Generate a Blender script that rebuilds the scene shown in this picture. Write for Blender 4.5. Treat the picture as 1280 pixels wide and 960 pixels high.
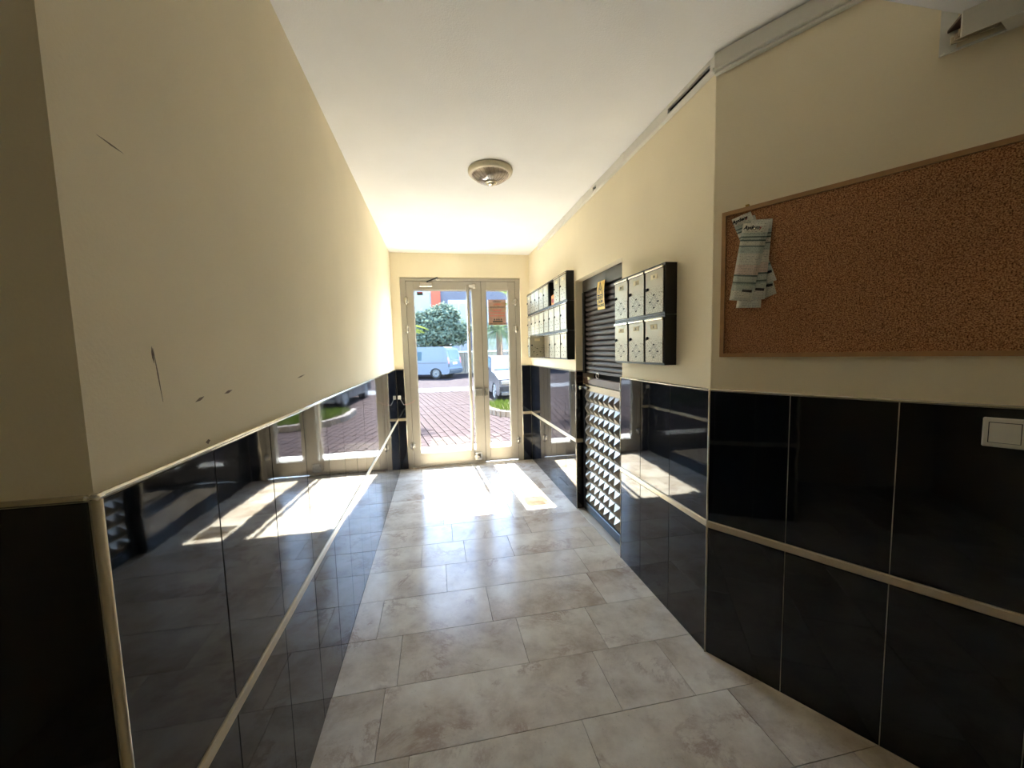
import bpy, bmesh, math, random
from mathutils import Matrix, Vector
random.seed(7)
PI = math.pi
for o in list(bpy.data.objects):
    bpy.data.objects.remove(o)
scn = bpy.context.scene
col = scn.collection

# ------------------------------------------------------------------ camera
CAM_H = 1.45
YAW, PITCH, ROLL, FPX = 0.1878, 0.0862, 0.0255, 490.39
fw = Vector((math.sin(YAW) * math.cos(PITCH), math.cos(YAW) * math.cos(PITCH), -math.sin(PITCH)))
rt0 = Vector((math.cos(YAW), -math.sin(YAW), 0))
dn0 = fw.cross(rt0)
rgt = rt0 * math.cos(ROLL) + dn0 * math.sin(ROLL)
dwn = -rt0 * math.sin(ROLL) + dn0 * math.cos(ROLL)
cd = bpy.data.cameras.new('camera')
cam = bpy.data.objects.new('camera', cd)
col.objects.link(cam)
cd.sensor_fit = 'HORIZONTAL'
cd.sensor_width = 36.0
cd.lens = FPX / 1280.0 * 36.0
cd.clip_start = 0.02
cd.clip_end = 500
mw = Matrix.Identity(4)
for i in range(3):
    mw[i][0], mw[i][1], mw[i][2] = rgt[i], -dwn[i], -fw[i]
mw[2][3] = CAM_H
cam.matrix_world = mw
scn.camera = cam

# ------------------------------------------------------------------ light
SUN_DIR = Vector((0.066, -1.0, -1.33)).normalized()      # the way the light travels
w = bpy.data.worlds.new('world')
scn.world = w
w.use_nodes = True
nt = w.node_tree
bg = nt.nodes['Background']
sky = nt.nodes.new('ShaderNodeTexSky')
sky.sky_type = 'NISHITA'
sky.sun_disc = False
sky.sun_elevation = math.radians(53)
sky.sun_rotation = math.atan2(-SUN_DIR.x, -SUN_DIR.y)
sky.air_density = 1.0
sky.dust_density = 0.4
nt.links.new(sky.outputs[0], bg.inputs[0])
bg.inputs[1].default_value = 1.05
sl = bpy.data.lights.new('sun', 'SUN')
sl.energy = 24.0
sl.color = (1.0, 0.97, 0.92)
sl.angle = math.radians(0.6)
sun = bpy.data.objects.new('sun', sl)
col.objects.link(sun)
sun.rotation_euler = SUN_DIR.to_track_quat('-Z', 'Y').to_euler()
scn.view_settings.view_transform = 'Standard'
scn.view_settings.look = 'None'
scn.view_settings.gamma = 1.0
scn.view_settings.use_curve_mapping = False
scn.view_settings.exposure = 1.82

# ------------------------------------------------------------------ helpers
class MB:
    """collects shapes, builds ONE mesh object"""
    def __init__(s):
        s.v, s.f, s.sm, s.uv = [], [], [], None
    def add(s, vs, fs, smooth=False):
        b = len(s.v)
        s.v += [tuple(p) for p in vs]
        for f in fs:
            s.f.append([b + i for i in f]); s.sm.append(smooth)
        return s
    def box(s, x0, x1, y0, y1, z0, z1, bev=0.0):
        if x0 > x1: x0, x1 = x1, x0
        if y0 > y1: y0, y1 = y1, y0
        if z0 > z1: z0, z1 = z1, z0
        if bev <= 0:
            vs = [(x, y, z) for x in (x0, x1) for y in (y0, y1) for z in (z0, z1)]
            return s.add(vs, [(0, 1, 3, 2), (4, 6, 7, 5), (0, 4, 5, 1), (2, 3, 7, 6), (0, 2, 6, 4), (1, 5, 7, 3)])
        bm = bmesh.new()
        bmesh.ops.create_cube(bm, size=1.0)
        for v in bm.verts:
            v.co = Vector(((x0 + x1) / 2 + v.co.x * (x1 - x0), (y0 + y1) / 2 + v.co.y * (y1 - y0), (z0 + z1) / 2 + v.co.z * (z1 - z0)))
        bmesh.ops.bevel(bm, geom=bm.edges[:], offset=bev, segments=1, affect='EDGES')
        bm.verts.index_update()
        s.add([v.co[:] for v in bm.verts], [[v.index for v in f.verts] for f in bm.faces])
        bm.free()
        return s
    def prism(s, pts, z0, z1):
        """footprint (x,y) extruded in z"""
        n = len(pts)
        a = sum(pts[i][0] * pts[(i + 1) % n][1] - pts[(i + 1) % n][0] * pts[i][1] for i in range(n))
        if a < 0: pts = pts[::-1]
        vs = [(x, y, z0) for x, y in pts] + [(x, y, z1) for x, y in pts]
        fs = [list(range(n))[::-1], list(range(n, 2 * n))] + [(i, (i + 1) % n, n + (i + 1) % n, n + i) for i in range(n)]
        return s.add(vs, fs)
    def plate(s, pts, y0, y1):
        """outline in local x,z given thickness y0 (front) .. y1 (back)"""
        n = len(pts)
        a = sum(pts[i][0] * pts[(i + 1) % n][1] - pts[(i + 1) % n][0] * pts[i][1] for i in range(n))
        if a < 0: pts = pts[::-1]
        vs = [(x, y0, z) for x, z in pts] + [(x, y1, z) for x, z in pts]
        fs = [list(range(n)), list(range(n, 2 * n))[::-1]] + [(i, n + i, n + (i + 1) % n, (i + 1) % n) for i in range(n)]
        return s.add(vs, fs)
    def lathe(s, prof, n=32, c=(0, 0, 0), axis='z', smooth=True):
        """profile (r, h) turned round an axis"""
        vs, fs = [], []
        for r, h in prof:
            for k in range(n):
                a = 2 * PI * k / n
                p = (r * math.cos(a), r * math.sin(a), h)
                if axis == 'y': p = (p[0], p[2], -p[1])
                if axis == 'x': p = (p[2], p[0], p[1])
                vs.append((p[0] + c[0], p[1] + c[1], p[2] + c[2]))
        for i in range(len(prof) - 1):
            for k in range(n):
                k2 = (k + 1) % n
                fs.append((i * n + k, i * n + k2, (i + 1) * n + k2, (i + 1) * n + k))
        fs.append(list(range(n))[::-1]); fs.append([(len(prof) - 1) * n + k for k in range(n)])
        return s.add(vs, fs, smooth)
    def tube(s, path, r, n=10):
        path = [Vector(p) for p in path]
        rs = r if isinstance(r, (list, tuple)) else [r] * len(path)
        vs, fs = [], []
        up = Vector((0, 0, 1))
        for i, p in enumerate(path):
            t = (path[min(i + 1, len(path) - 1)] - path[max(i - 1, 0)]).normalized()
            a = t.cross(up)
            if a.length < 1e-3: a = t.cross(Vector((1, 0, 0)))
            a.normalize(); b = t.cross(a)
            for k in range(n):
                q = 2 * PI * k / n
                vs.append(p + (a * math.cos(q) + b * math.sin(q)) * rs[i])
        for i in range(len(path) - 1):
            for k in range(n):
                k2 = (k + 1) % n
                fs.append((i * n + k, i * n + k2, (i + 1) * n + k2, (i + 1) * n + k))
        fs.append(list(range(n))[::-1]); fs.append([(len(path) - 1) * n + k for k in range(n)])
        return s.add(vs, fs, True)
    def mesh(s, name, mat):
        me = bpy.data.meshes.new(name)
        me.from_pydata(s.v, [], s.f)
        me.polygons.foreach_set('use_smooth', s.sm)
        bm = bmesh.new(); bm.from_mesh(me)
        bmesh.ops.recalc_face_normals(bm, faces=bm.faces[:])
        bm.to_mesh(me); bm.free()
        if mat: me.materials.append(mat)
        return me
    def build(s, name, mat, parent=None, loc=None, rot=None):
        return link(name, s.mesh(name, mat), parent, loc, rot)

def link(name, data, parent=None, loc=None, rot=None):
    o = bpy.data.objects.new(name, data)
    col.objects.link(o)
    if loc is not None: o.location = loc
    if rot is not None: o.rotation_euler = rot
    if parent is not None: o.parent = parent
    return o

def thing(name, label, cat, loc=(0, 0, 0), rz=0.0, group=None):
    o = link(name, None, None, loc, (0, 0, rz))
    o.empty_display_size = 0.05
    o['label'] = label; o['category'] = cat
    if group: o['group'] = group
    return o

def tag(o, label, cat, group=None):
    o['label'] = label; o['category'] = cat
    if group: o['group'] = group
    return o

def struct(o):
    o['kind'] = 'structure'
    return o

def stuff(o):
    o['kind'] = 'stuff'
    return o

def text(name, body, size, mat, parent, loc, rot=(PI / 2, 0, 0), align='CENTER', bold=0.0, shear=0.0, depth=0.0004):
    c = bpy.data.curves.new(name, 'FONT')
    c.body = body; c.size = size; c.align_x = align; c.align_y = 'CENTER'
    c.offset = bold; c.shear = shear; c.extrude = depth; c.resolution_u = 2
    t = bpy.data.objects.new(name, c); col.objects.link(t)
    bpy.context.view_layer.update()
    me = bpy.data.meshes.new_from_object(t.evaluated_get(bpy.context.evaluated_depsgraph_get()))
    bpy.data.objects.remove(t)
    me.materials.clear(); me.materials.append(mat)
    return link(name, me, parent, loc, rot)

# ------------------------------------------------------------------ materials
def srgb(r, g, b):
    f = lambda c: (c / 255 / 12.92) if c / 255 <= 0.04045 else ((c / 255 + 0.055) / 1.055) ** 2.4
    return (f(r), f(g), f(b), 1.0)

class N:
    def __init__(s, name):
        s.m = bpy.data.materials.new(name); s.m.use_nodes = True
        s.t = s.m.node_tree; s.b = s.t.nodes['Principled BSDF']
        s.out = s.t.nodes['Material Output']
    def n(s, t, **k):
        o = s.t.nodes.new('ShaderNode' + t)
        for a, v in k.items(): setattr(o, a, v)
        return o
    def l(s, a, b): s.t.links.new(a, b)
    def set(s, **k):
        names = {'col': 'Base Color', 'rough': 'Roughness', 'metal': 'Metallic', 'spec': 'Specular IOR Level', 'coat': 'Coat Weight', 'ior': 'IOR', 'trans': 'Transmission Weight', 'alpha': 'Alpha', 'sheen': 'Sheen Weight'}
        for a, v in k.items(): s.b.inputs[names[a]].default_value = v
        return s
    def coords(s, kind='Object'):
        return s.n('TexCoord').outputs[kind]
    def noise(s, scale, detail=4, vec=None, rough=0.5, dist=0.0):
        o = s.n('TexNoise'); o.inputs['Scale'].default_value = scale; o.inputs['Detail'].default_value = detail
        o.inputs['Roughness'].default_value = rough; o.inputs['Distortion'].default_value = dist
        s.l(vec if vec is not None else s.coords(), o.inputs['Vector'])
        return o.outputs['Fac']
    def ramp(s, fac, stops, mode='LINEAR'):
        o = s.n('ValToRGB'); e = o.color_ramp.elements; o.color_ramp.interpolation = mode
        while len(e) < len(stops): e.new(0.5)
        for i, (p, c) in enumerate(stops): e[i].position = p; e[i].color = c
        s.l(fac, o.inputs[0])
        return o.outputs[0]
    def mix(s, fac, a, b, mode='MIX'):
        o = s.n('Mix', data_type='RGBA', blend_type=mode)
        for sock, v in ((o.inputs[0], fac), (o.inputs[6], a), (o.inputs[7], b)):
            if hasattr(v, 'default_value') or hasattr(v, 'links'): s.l(v, sock)
            else: sock.default_value = v
        return o.outputs[2]
    def math(s, op, a, b=0.0):
        o = s.n('Math', operation=op)
        for sock, v in ((o.inputs[0], a), (o.inputs[1], b)):
            if hasattr(v, 'links'): s.l(v, sock)
            else: sock.default_value = v
        return o.outputs[0]
    def bump(s, h, strength=0.2, dist=0.01):
        o = s.n('Bump'); o.inputs['Strength'].default_value = strength; o.inputs['Distance'].default_value = dist
        s.l(h, o.inputs['Height']); s.l(o.outputs[0], s.b.inputs['Normal'])
        return s
    def color(s, sock): s.l(sock, s.b.inputs['Base Color']); return s
    def roughness(s, sock): s.l(sock, s.b.inputs['Roughness']); return s

M = {}
def plain(name, c, rough=0.5, metal=0.0, spec=0.5, var=0.06, scale=30):
    """one colour with slight procedural unevenness"""
    m = N(name); m.set(rough=rough, metal=metal, spec=spec)
    a = tuple(x * (1 - var) for x in c[:3]) + (1,); b = tuple(min(1, x * (1 + var)) for x in c[:3]) + (1,)
    m.color(m.ramp(m.noise(scale, 3), [(0.3, a), (0.7, b)]))
    M[name] = m.m
    return m

def plaster(name, c, bumpy=0.12):
    m = N(name); m.set(rough=0.75, spec=0.25)
    big = m.noise(1.3, 4); fine = m.noise(160, 3)
    a = tuple(x * 0.94 for x in c[:3]) + (1,); b = tuple(min(1, x * 1.04) for x in c[:3]) + (1,)
    m.color(m.ramp(big, [(0.3, a), (0.7, b)]))
    m.bump(fine, bumpy, 0.004)
    M[name] = m.m
plaster('wall_paint', srgb(246, 233, 202))
plaster('ceiling_paint', srgb(248, 246, 242), 0.35)
plaster('facade_paint', srgb(215, 200, 175))

# black glazed tile
m = N('black_tile'); m.set(rough=0.035, spec=0.5)
ri = m.n('ObjectInfo').outputs['Random']
m.color(m.ramp(m.noise(3.0, 3), [(0.3, (0.0045, 0.0055, 0.0085, 1)), (0.7, (0.0085, 0.0100, 0.0145, 1))]))
vm = m.n('VectorMath', operation='ADD'); m.l(m.coords(), vm.inputs[0]); m.l(ri, vm.inputs[1])
m.bump(m.noise(11, 2, vm.outputs[0]), 0.05, 0.004)
M['black_tile'] = m.m
plain('grout', srgb(176, 164, 142), 0.8, var=0.1)

# marble floor
m = N('marble_floor')
oi = m.n('ObjectInfo').outputs['Random']
sc = m.math('MULTIPLY', oi, 37.0)
cv = m.n('CombineXYZ'); m.l(sc, cv.inputs[0]); m.l(sc, cv.inputs[1]); m.l(sc, cv.inputs[2])
va = m.n('VectorMath', operation='ADD'); m.l(m.coords(), va.inputs[0]); m.l(cv.outputs[0], va.inputs[1])
base = m.ramp(m.noise(3.2, 10, va.outputs[0], 0.66, 0.15), [(0.32, srgb(178, 162, 142)), (0.50, srgb(214, 203, 185)), (0.68, srgb(234, 227, 212))])
vein = m.ramp(m.noise(2.6, 10, va.outputs[0], 0.72, 0.5), [(0.455, (0, 0, 0, 1)), (0.495, (1, 1, 1, 1)), (0.505, (1, 1, 1, 1)), (0.54, (0, 0, 0, 1))])
brk = m.ramp(m.noise(5.0, 3, va.outputs[0]), [(0.48, (0, 0, 0, 1)), (0.62, (1, 1, 1, 1))])
vfac = m.math('MULTIPLY', m.math('MULTIPLY', vein, brk), 0.48)
c1 = m.mix(vfac, base, srgb(150, 118, 98))
spots = m.ramp(m.noise(85.0, 5, va.outputs[0], 0.65), [(0.30, (1, 1, 1, 1)), (0.36, (0, 0, 0, 1))])
c2 = m.mix(m.math('MULTIPLY', spots, 0.35), c1, srgb(128, 110, 94))
tint = m.ramp(oi, [(0.0, (0.84, 0.80, 0.77, 1)), (0.5, (0.96, 0.94, 0.92, 1)), (1.0, (1.0, 0.99, 0.96, 1))])
m.color(m.mix(1.0, c2, tint, 'MULTIPLY'))
m.roughness(m.ramp(m.noise(7.0, 6, va.outputs[0], 0.6), [(0.3, (0.13, 0.13, 0.13, 1)), (0.75, (0.27, 0.27, 0.27, 1))]))
m.set(spec=0.13)
m.bump(m.noise(35, 5, va.outputs[0]), 0.05, 0.003)
M['marble_floor'] = m.m
plain('floor_joint', srgb(88, 78, 66), 0.8)
plain('threshold_stone', srgb(196, 186, 168), 0.35)

plain('chrome_trim', srgb(222, 214, 196), 0.18, 0.75, var=0.02)
plain('strip_metal', srgb(196, 182, 154), 0.28, 0.35, var=0.05)
plain('aluminium', srgb(172, 165, 150), 0.36, 0.3, var=0.03, scale=12)
plain('steel', srgb(200, 196, 186), 0.25, 0.8, var=0.03)
plain('dark_seal', srgb(40, 38, 34), 0.7)
plain('lamp_ring', srgb(214, 204, 178), 0.4, 0.1, var=0.03)
plain('white_plastic', srgb(226, 222, 210), 0.4, var=0.02)
plain('black_plastic', srgb(16, 16, 17), 0.45)
plain('black_paint', srgb(12, 13, 14), 0.42, var=0.1)
plain('shutter_brown', srgb(56, 47, 43), 0.55, 0.1, var=0.1)
plain('shutter_box', srgb(66, 62, 56), 0.5, 0.1)
plain('brown_rail', srgb(92, 70, 58), 0.4)
plain('stud_metal', srgb(152, 143, 128), 0.30, 0.55, var=0.08, scale=14)
plain('dark_iron', srgb(34, 40, 48), 0.3, 0.3)
plain('void_black', srgb(7, 7, 7), 0.9)
plain('orange_card', srgb(226, 138, 36), 0.5)
plain('yellow_vinyl', srgb(236, 196, 58), 0.45)
plain('print_black', srgb(26, 22, 18), 0.6)
plain('print_red', srgb(150, 40, 30), 0.6)
plain('ink_green', srgb(70, 92, 88), 0.7)
plain('paper_cream', srgb(226, 214, 178), 0.7)
plain('pine_frame', srgb(176, 134, 88), 0.5, var=0.12, scale=18)
plain('brass', srgb(176, 140, 66), 0.3, 0.9)
plain('scuff', srgb(140, 122, 98), 0.8)
plain('pink_wire', srgb(206, 150, 140), 0.5)

# cork
m = N('cork'); m.set(rough=0.85, spec=0.15)
g = m.noise(260, 3); h = m.noise(75, 5, None, 0.65)
cc = m.ramp(g, [(0.34, srgb(96, 58, 36)), (0.48, srgb(172, 120, 82)), (0.64, srgb(216, 170, 126))])
dk = m.ramp(h, [(0.34, (0.40, 0.33, 0.28, 1)), (0.45, (1, 1, 1, 1))])
bl = m.ramp(m.noise(2.2, 3), [(0.3, (0.86, 0.84, 0.82, 1)), (0.7, (1, 1, 1, 1))])
m.color(m.mix(1.0, m.mix(0.6, cc, m.mix(1.0, cc, dk, 'MULTIPLY')), bl, 'MULTIPLY'))
m.bump(g, 0.2, 0.001)
M['cork'] = m.m

# mailbox door: grey enamel with an engraved flower field in the lower half
m = N('mailbox_face'); m.set(rough=0.42, metal=0.25)
vo = m.n('TexVoronoi'); vo.feature = 'DISTANCE_TO_EDGE'; vo.inputs['Scale'].default_value = 95
m.l(m.coords(), vo.inputs['Vector'])
eng = m.ramp(vo.outputs['Distance'], [(0.02, (1, 1, 1, 1)), (0.10, (0, 0, 0, 1))])
sep = m.n('SeparateXYZ'); m.l(m.coords(), sep.inputs[0])
low = m.ramp(m.math('ADD', m.math('MULTIPLY', sep.outputs[2], -6.0), 0.55), [(0.35, (0, 0, 0, 1)), (0.60, (1, 1, 1, 1))])
m.color(m.mix(m.math('MULTIPLY', eng, m.math('MULTIPLY', low, 0.8)), srgb(184, 177, 156), srgb(84, 78, 68)))
M['mailbox_face'] = m.m

# glass of the entrance: a thin pane that lets the daylight through and mirrors a little
def thin_glass(name, tintc, refl=1.0):
    m = N(name); m.t.nodes.remove(m.b)
    tr = m.n('BsdfTransparent'); tr.inputs[0].default_value = tintc
    gl = m.n('BsdfGlossy'); gl.inputs['Roughness'].default_value = 0.02
    lw = m.n('LayerWeight'); lw.inputs[0].default_value = 0.5           # Schlick, the same from both sides of the pane
    fr = m.math('ADD', m.math('MULTIPLY', m.math('POWER', lw.outputs['Facing'], 5.0), 0.9), 0.04)
    mx = m.n('MixShader'); m.l(m.math('MULTIPLY', fr, refl), mx.inputs[0])
    m.l(tr.outputs[0], mx.inputs[1]); m.l(gl.outputs[0], mx.inputs[2]); m.l(mx.outputs[0], m.out.inputs[0])
    M[name] = m.m
thin_glass('door_glass', (0.90, 0.93, 0.94, 1))
thin_glass('lamp_glass', (0.90, 0.87, 0.85, 1), 1.4)

# translucent printed sheet in the door
m = N('sign_sheet'); m.t.nodes.remove(m.b)
d1 = m.n('BsdfDiffuse'); t1 = m.n('BsdfTransparent'); mx = m.n('MixShader'); mx.inputs[0].default_value = 0.42
cc = m.ramp(m.noise(14, 3), [(0.3, srgb(150, 112, 94)), (0.7, srgb(168, 130, 110))])
m.l(cc, d1.inputs[0]); t1.inputs[0].default_value = (0.84, 0.76, 0.60, 1); m.l(d1.outputs[0], mx.inputs[1]); m.l(t1.outputs[0], mx.inputs[2]); m.l(mx.outputs[0], m.out.inputs[0])
M['sign_sheet'] = m.m

# printed bill: bands and rows of small type down the sheet (uses UV)
m = N('bill_print'); m.set(rough=0.7, spec=0.2)
uv = m.coords('UV'); sp = m.n('SeparateXYZ'); m.l(uv, sp.inputs[0])
P_ = srgb(214, 211, 196); G_ = srgb(150, 164, 156); D_ = srgb(96, 110, 104); L_ = srgb(186, 194, 184); R_ = srgb(214, 196, 182)
bands = m.ramp(sp.outputs[1], [(0.0, P_), (0.13, L_), (0.21, G_), (0.23, D_), (0.25, L_), (0.32, D_), (0.34, R_), (0.47, P_), (0.62, L_), (0.70, D_), (0.715, P_), (0.77, D_), (0.79, L_), (0.82, D_), (0.835, L_), (0.88, P_)], 'CONSTANT')
wv = m.n('TexWave'); wv.wave_type = 'BANDS'; wv.bands_direction = 'Y'; wv.inputs['Scale'].default_value = 16; wv.inputs['Distortion'].default_value = 0
m.l(uv, wv.inputs['Vector'])
nz = m.n('TexNoise'); nz.inputs['Scale'].default_value = 1.0; mp = m.n('Mapping'); mp.inputs['Scale'].default_value = (34, 60, 1); m.l(uv, mp.inputs[0]); m.l(mp.outputs[0], nz.inputs['Vector'])
rows = m.math('MULTIPLY', m.math('GREATER_THAN', wv.outputs['Fac'], 0.62), m.math('GREATER_THAN', nz.outputs['Fac'], 0.52))
mg = m.math('MULTIPLY', m.math('GREATER_THAN', sp.outputs[0], 0.08), m.math('LESS_THAN', sp.outputs[0], 0.93))
m.color(m.mix(m.math('MULTIPLY', m.math('MULTIPLY', rows, mg), 0.7), bands, srgb(84, 82, 76)))
M['bill_print'] = m.m

# outside
m = N('paver_red'); m.set(rough=0.9, spec=0.05)
oi = m.n('ObjectInfo').outputs['Random']
pc = m.ramp(m.noise(5, 5), [(0.3, srgb(44, 34, 33)), (0.55, srgb(52, 42, 41)), (0.8, srgb(60, 50, 48))])
m.color(pc); m.bump(m.noise(90, 3), 0.2, 0.003)
M['paver_red'] = m.m
plain('paver_joint', srgb(20, 17, 16), 0.9)
m = N('ground_far'); m.set(rough=0.95, spec=0.05)
bk = m.n('TexBrick'); bk.inputs['Color1'].default_value = srgb(46, 38, 39); bk.inputs['Color2'].default_value = srgb(54, 46, 46); bk.inputs['Mortar'].default_value = srgb(24, 21, 21)
bk.inputs['Scale'].default_value = 1.0; bk.inputs['Brick Width'].default_value = 0.21; bk.inputs['Row Height'].default_value = 0.155; bk.inputs['Mortar Size'].default_value = 0.012
mp = m.n('Mapping'); mp.inputs['Rotation'].default_value = (0, 0, math.radians(80.8)); m.l(m.coords(), mp.inputs[0]); m.l(mp.outputs[0], bk.inputs['Vector'])
m.color(bk.outputs['Color'])
M['ground_far'] = m.m
plain('step_stone', srgb(222, 216, 204), 0.6)
plain('asphalt_band', srgb(62, 62, 66), 0.9)
plain('kerb', srgb(92, 82, 74), 0.85, var=0.15)
plain('soil', srgb(84, 70, 50), 0.95, var=0.2)
def leafy(name, a, b, trans=0.35):
    m = N(name); m.t.nodes.remove(m.b)
    d1 = m.n('BsdfDiffuse'); t1 = m.n('BsdfTranslucent'); mx = m.n('MixShader'); mx.inputs[0].default_value = trans
    cc = m.ramp(m.noise(3.5, 4), [(0.3, a), (0.7, b)])
    m.l(cc, d1.inputs[0]); m.l(cc, t1.inputs[0]); m.l(d1.outputs[0], mx.inputs[1]); m.l(t1.outputs[0], mx.inputs[2]); m.l(mx.outputs[0], m.out.inputs[0])
    M[name] = m.m
leafy('grass', srgb(48, 62, 24), srgb(70, 80, 34))
leafy('tree_leaf', srgb(70, 86, 76), srgb(112, 124, 108), 0.4)
leafy('palm_leaf', srgb(70, 82, 38), srgb(98, 106, 52), 0.4)
leafy('yucca_leaf', srgb(62, 78, 56), srgb(92, 104, 78), 0.35)
plain('bark', srgb(92, 76, 62), 0.9, var=0.2)
plain('van_paint', srgb(88, 96, 108), 0.45, 0.0, 0.25, var=0.02)
plain('car_paint', srgb(36, 40, 50), 0.3, 0.1, 0.35, var=0.02)
plain('car_glass', srgb(46, 66, 74), 0.25, 0.0, 0.15, var=0.02)
plain('windscreen', srgb(48, 92, 112), 0.3, 0.0, 0.1, var=0.05)
plain('tyre', srgb(26, 26, 28), 0.85)
plain('alloy', srgb(96, 98, 102), 0.4, 0.4, var=0.03)
plain('bumper_dark', srgb(54, 58, 64), 0.6)
plain('tail_red', srgb(168, 50, 48), 0.3)
plain('plate_white', srgb(222, 224, 226), 0.4)
plain('render_white', srgb(122, 122, 124), 0.85, var=0.04, scale=2)
plain('render_blue', srgb(72, 73, 84), 0.85, var=0.04, scale=2)
plain('render_orange', srgb(150, 62, 40), 0.8, var=0.05, scale=2)
plain('window_white', srgb(140, 140, 142), 0.6)
plain('terracotta', srgb(120, 78, 66), 0.8)
plain('stone_wall', srgb(116, 108, 98), 0.9, var=0.15, scale=4)

# ------------------------------------------------------------------ dimensions
XL, XR, YE, ZC = -0.496, 1.1946, 4.9664, 2.6476
YL, YC, ANG = 0.6608, 1.5509, 0.5292
ZS0, ZS1, ZT = 0.612, 0.645, 1.246         # strip between the two tile rows, tile top
PL = 0.008                                  # plaster lies this far behind the tile faces
LEFT = (XL, PI / 2); RIGHT = (XR, -PI / 2)
US = Vector((math.sin(ANG), -math.cos(ANG), 0)); UN = Vector((-math.cos(ANG), -math.sin(ANG), 0))
FROT = ANG - PI / 2
def fp(s, off=0.0, z=0.0):
    """point on the slanted wall: s along it, off in front of it"""
    return Vector((XR, YC, z)) + US * s + UN * off
RY0, RY1, RZ, RD = 2.42, 3.28, 2.03, 0.07   # recess of the meter cupboard

# ------------------------------------------------------------------ shell
floor = struct(MB().box(-3.0, 3.4, -3.0, 5.06, -0.25, -0.012).build('floor', M['floor_joint']))
ceiling = struct(MB().box(-3.2, 3.6, -3.2, 5.05, ZC, ZC + 0.25).build('ceiling', M['ceiling_paint']))
wall_left = struct(MB().box(XL - 0.25, XL - PL, YL + PL, YE + 0.1, -0.2, ZC + 0.1).build('wall_left', M['wall_paint']))
wall_lobby = struct(MB().box(-3.0, XL - 0.25, YL + PL, YL + 0.25, -0.2, ZC + 0.1).build('wall_lobby', M['wall_paint']))
b = MB()
b.box(XR + PL, XR + 0.45, YC, RY0 - PL, -0.2, ZC + 0.1)
b.box(XR + PL, XR + 0.45, RY1 + PL, YE + 0.1, -0.2, ZC + 0.1)
b.box(XR + PL, XR + 0.45, RY0 - PL, RY1 + PL, RZ, ZC + 0.1)
b.box(XR + 0.36, XR + 0.45, RY0 - PL, RY1 + PL, -0.2, RZ)
wall_right = struct(b.build('wall_right', M['wall_paint']))
c0 = Vector((XR + PL, YC, 0)); c0.y -= 0.002
o1, o2 = fp(0, -PL), fp(2.6, -PL)
wall_slanted = struct(MB().prism([(o1.x, o1.y), (o2.x, o2.y), (o2.x + 0.3, o2.y + 0.1), (XR + 0.45, YC + 0.03), (XR + PL, YC + 0.03)], -0.2, ZC + 0.1).build('wall_slanted', M['wall_paint']))
DX0, DX1, DZ = -0.402, 1.080, 2.358        # door opening
b = MB()
b.box(XL - 0.2, DX0, YE + PL, YE + 0.12, -0.2, ZC + 0.1)
b.box(DX1, XR + 0.2, YE + PL, YE + 0.12, -0.2, ZC + 0.1)
b.box(DX0, DX1, YE + PL, YE + 0.12, DZ, ZC + 0.1)
wall_end = struct(b.build('wall_end', M['wall_paint']))
b = MB()
b.box(-7, DX0, YE + 0.121, YE + 0.14, -0.25, 8); b.box(DX1, 8, YE + 0.121, YE + 0.14, -0.25, 8); b.box(DX0, DX1, YE + 0.121, YE + 0.14, DZ, 8)
struct(b.build('wall_facade', M['facade_paint']))
b = MB(); b.box(-2.0, 3.2, -1.0, -0.8, -0.2, ZC + 0.1)  # unseen lobby back wall, set close to bounce light towards the corridor
struct(b.build('wall_back', M['wall_paint']))
b = MB(); b.box(-1.8, -1.6, -0.8, YL + 0.25, -0.2, ZC + 0.1)  # unseen side wall, pulled in so the small lobby returns more light
struct(b.build('wall_lobby_side', M['wall_paint']))
b = MB(); b.box(2.6, 2.8, -0.8, -0.2, -0.2, ZC + 0.1)  # unseen wall closing the lobby, kept small for its light bounce
struct(b.build('wall_lobby_far_side', M['wall_paint']))
# lower soffit over the lobby (underside of the landing)
struct(MB().prism([(0.75, 0.925), (2.2, 0.925), (2.58, -0.5), (2.58, -0.79), (0.75, -0.79)], 2.36, ZC + 0.05).build('ceiling_soffit', M['ceiling_paint']))

# wall tiles
tile_cache = {}
def tile(parent, org, rz, x0, x1, z0, z1, gap=0.0016, proud=PL):
    """one glazed tile; org is the wall origin at z 0, x runs along the wall to the right"""
    key = (round(x1 - x0, 4), round(z1 - z0, 4), proud)
    if key not in tile_cache:
        hw, hh = (x1 - x0) / 2 - gap, (z1 - z0) / 2 - gap
        tile_cache[key] = MB().box(-hw, hw, 0, proud - 0.0005, -hh, hh, 0.0012).mesh('wall_tile', M['black_tile'])
    cx, cz = (x0 + x1) / 2, (z0 + z1) / 2
    p = Vector((org[0] + math.cos(rz) * cx, org[1] + math.sin(rz) * cx, cz))
    j = 0.0016
    return link('wall_tile', tile_cache[key], parent, p, (random.uniform(-j, j), 0, rz + random.uniform(-j, j)))

def tile_run(parent, org, rz, joints, grout_off=0.0):
    nx, ny = -math.sin(rz), math.cos(rz)          # into the wall
    for a, bb in zip(joints[:-1], joints[1:]):
        tile(parent, org, rz, a, bb, 0.0, ZS0)
        tile(parent, org, rz, a, bb, ZS1, ZT)
    # bedding that shows as the pale joints
    g = MB().box(joints[0], joints[-1], 0.0025, PL, 0.0, ZT).build('grout', M['grout'], parent, (org[0], org[1], 0), (0, 0, rz))
    s = MB().box(joints[0], joints[-1], -0.0045, 0.006, ZS0 + 0.001, ZS1 - 0.001, 0.003).build('metal_strip', M['strip_metal'], parent, (org[0], org[1], 0), (0, 0, rz))
    t = MB().box(joints[0], joints[-1], -0.003, 0.0075, ZT, ZT + 0.009, 0.003).build('edge_profile', M['chrome_trim'], parent, (org[0], org[1], 0), (0, 0, rz))

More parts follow.
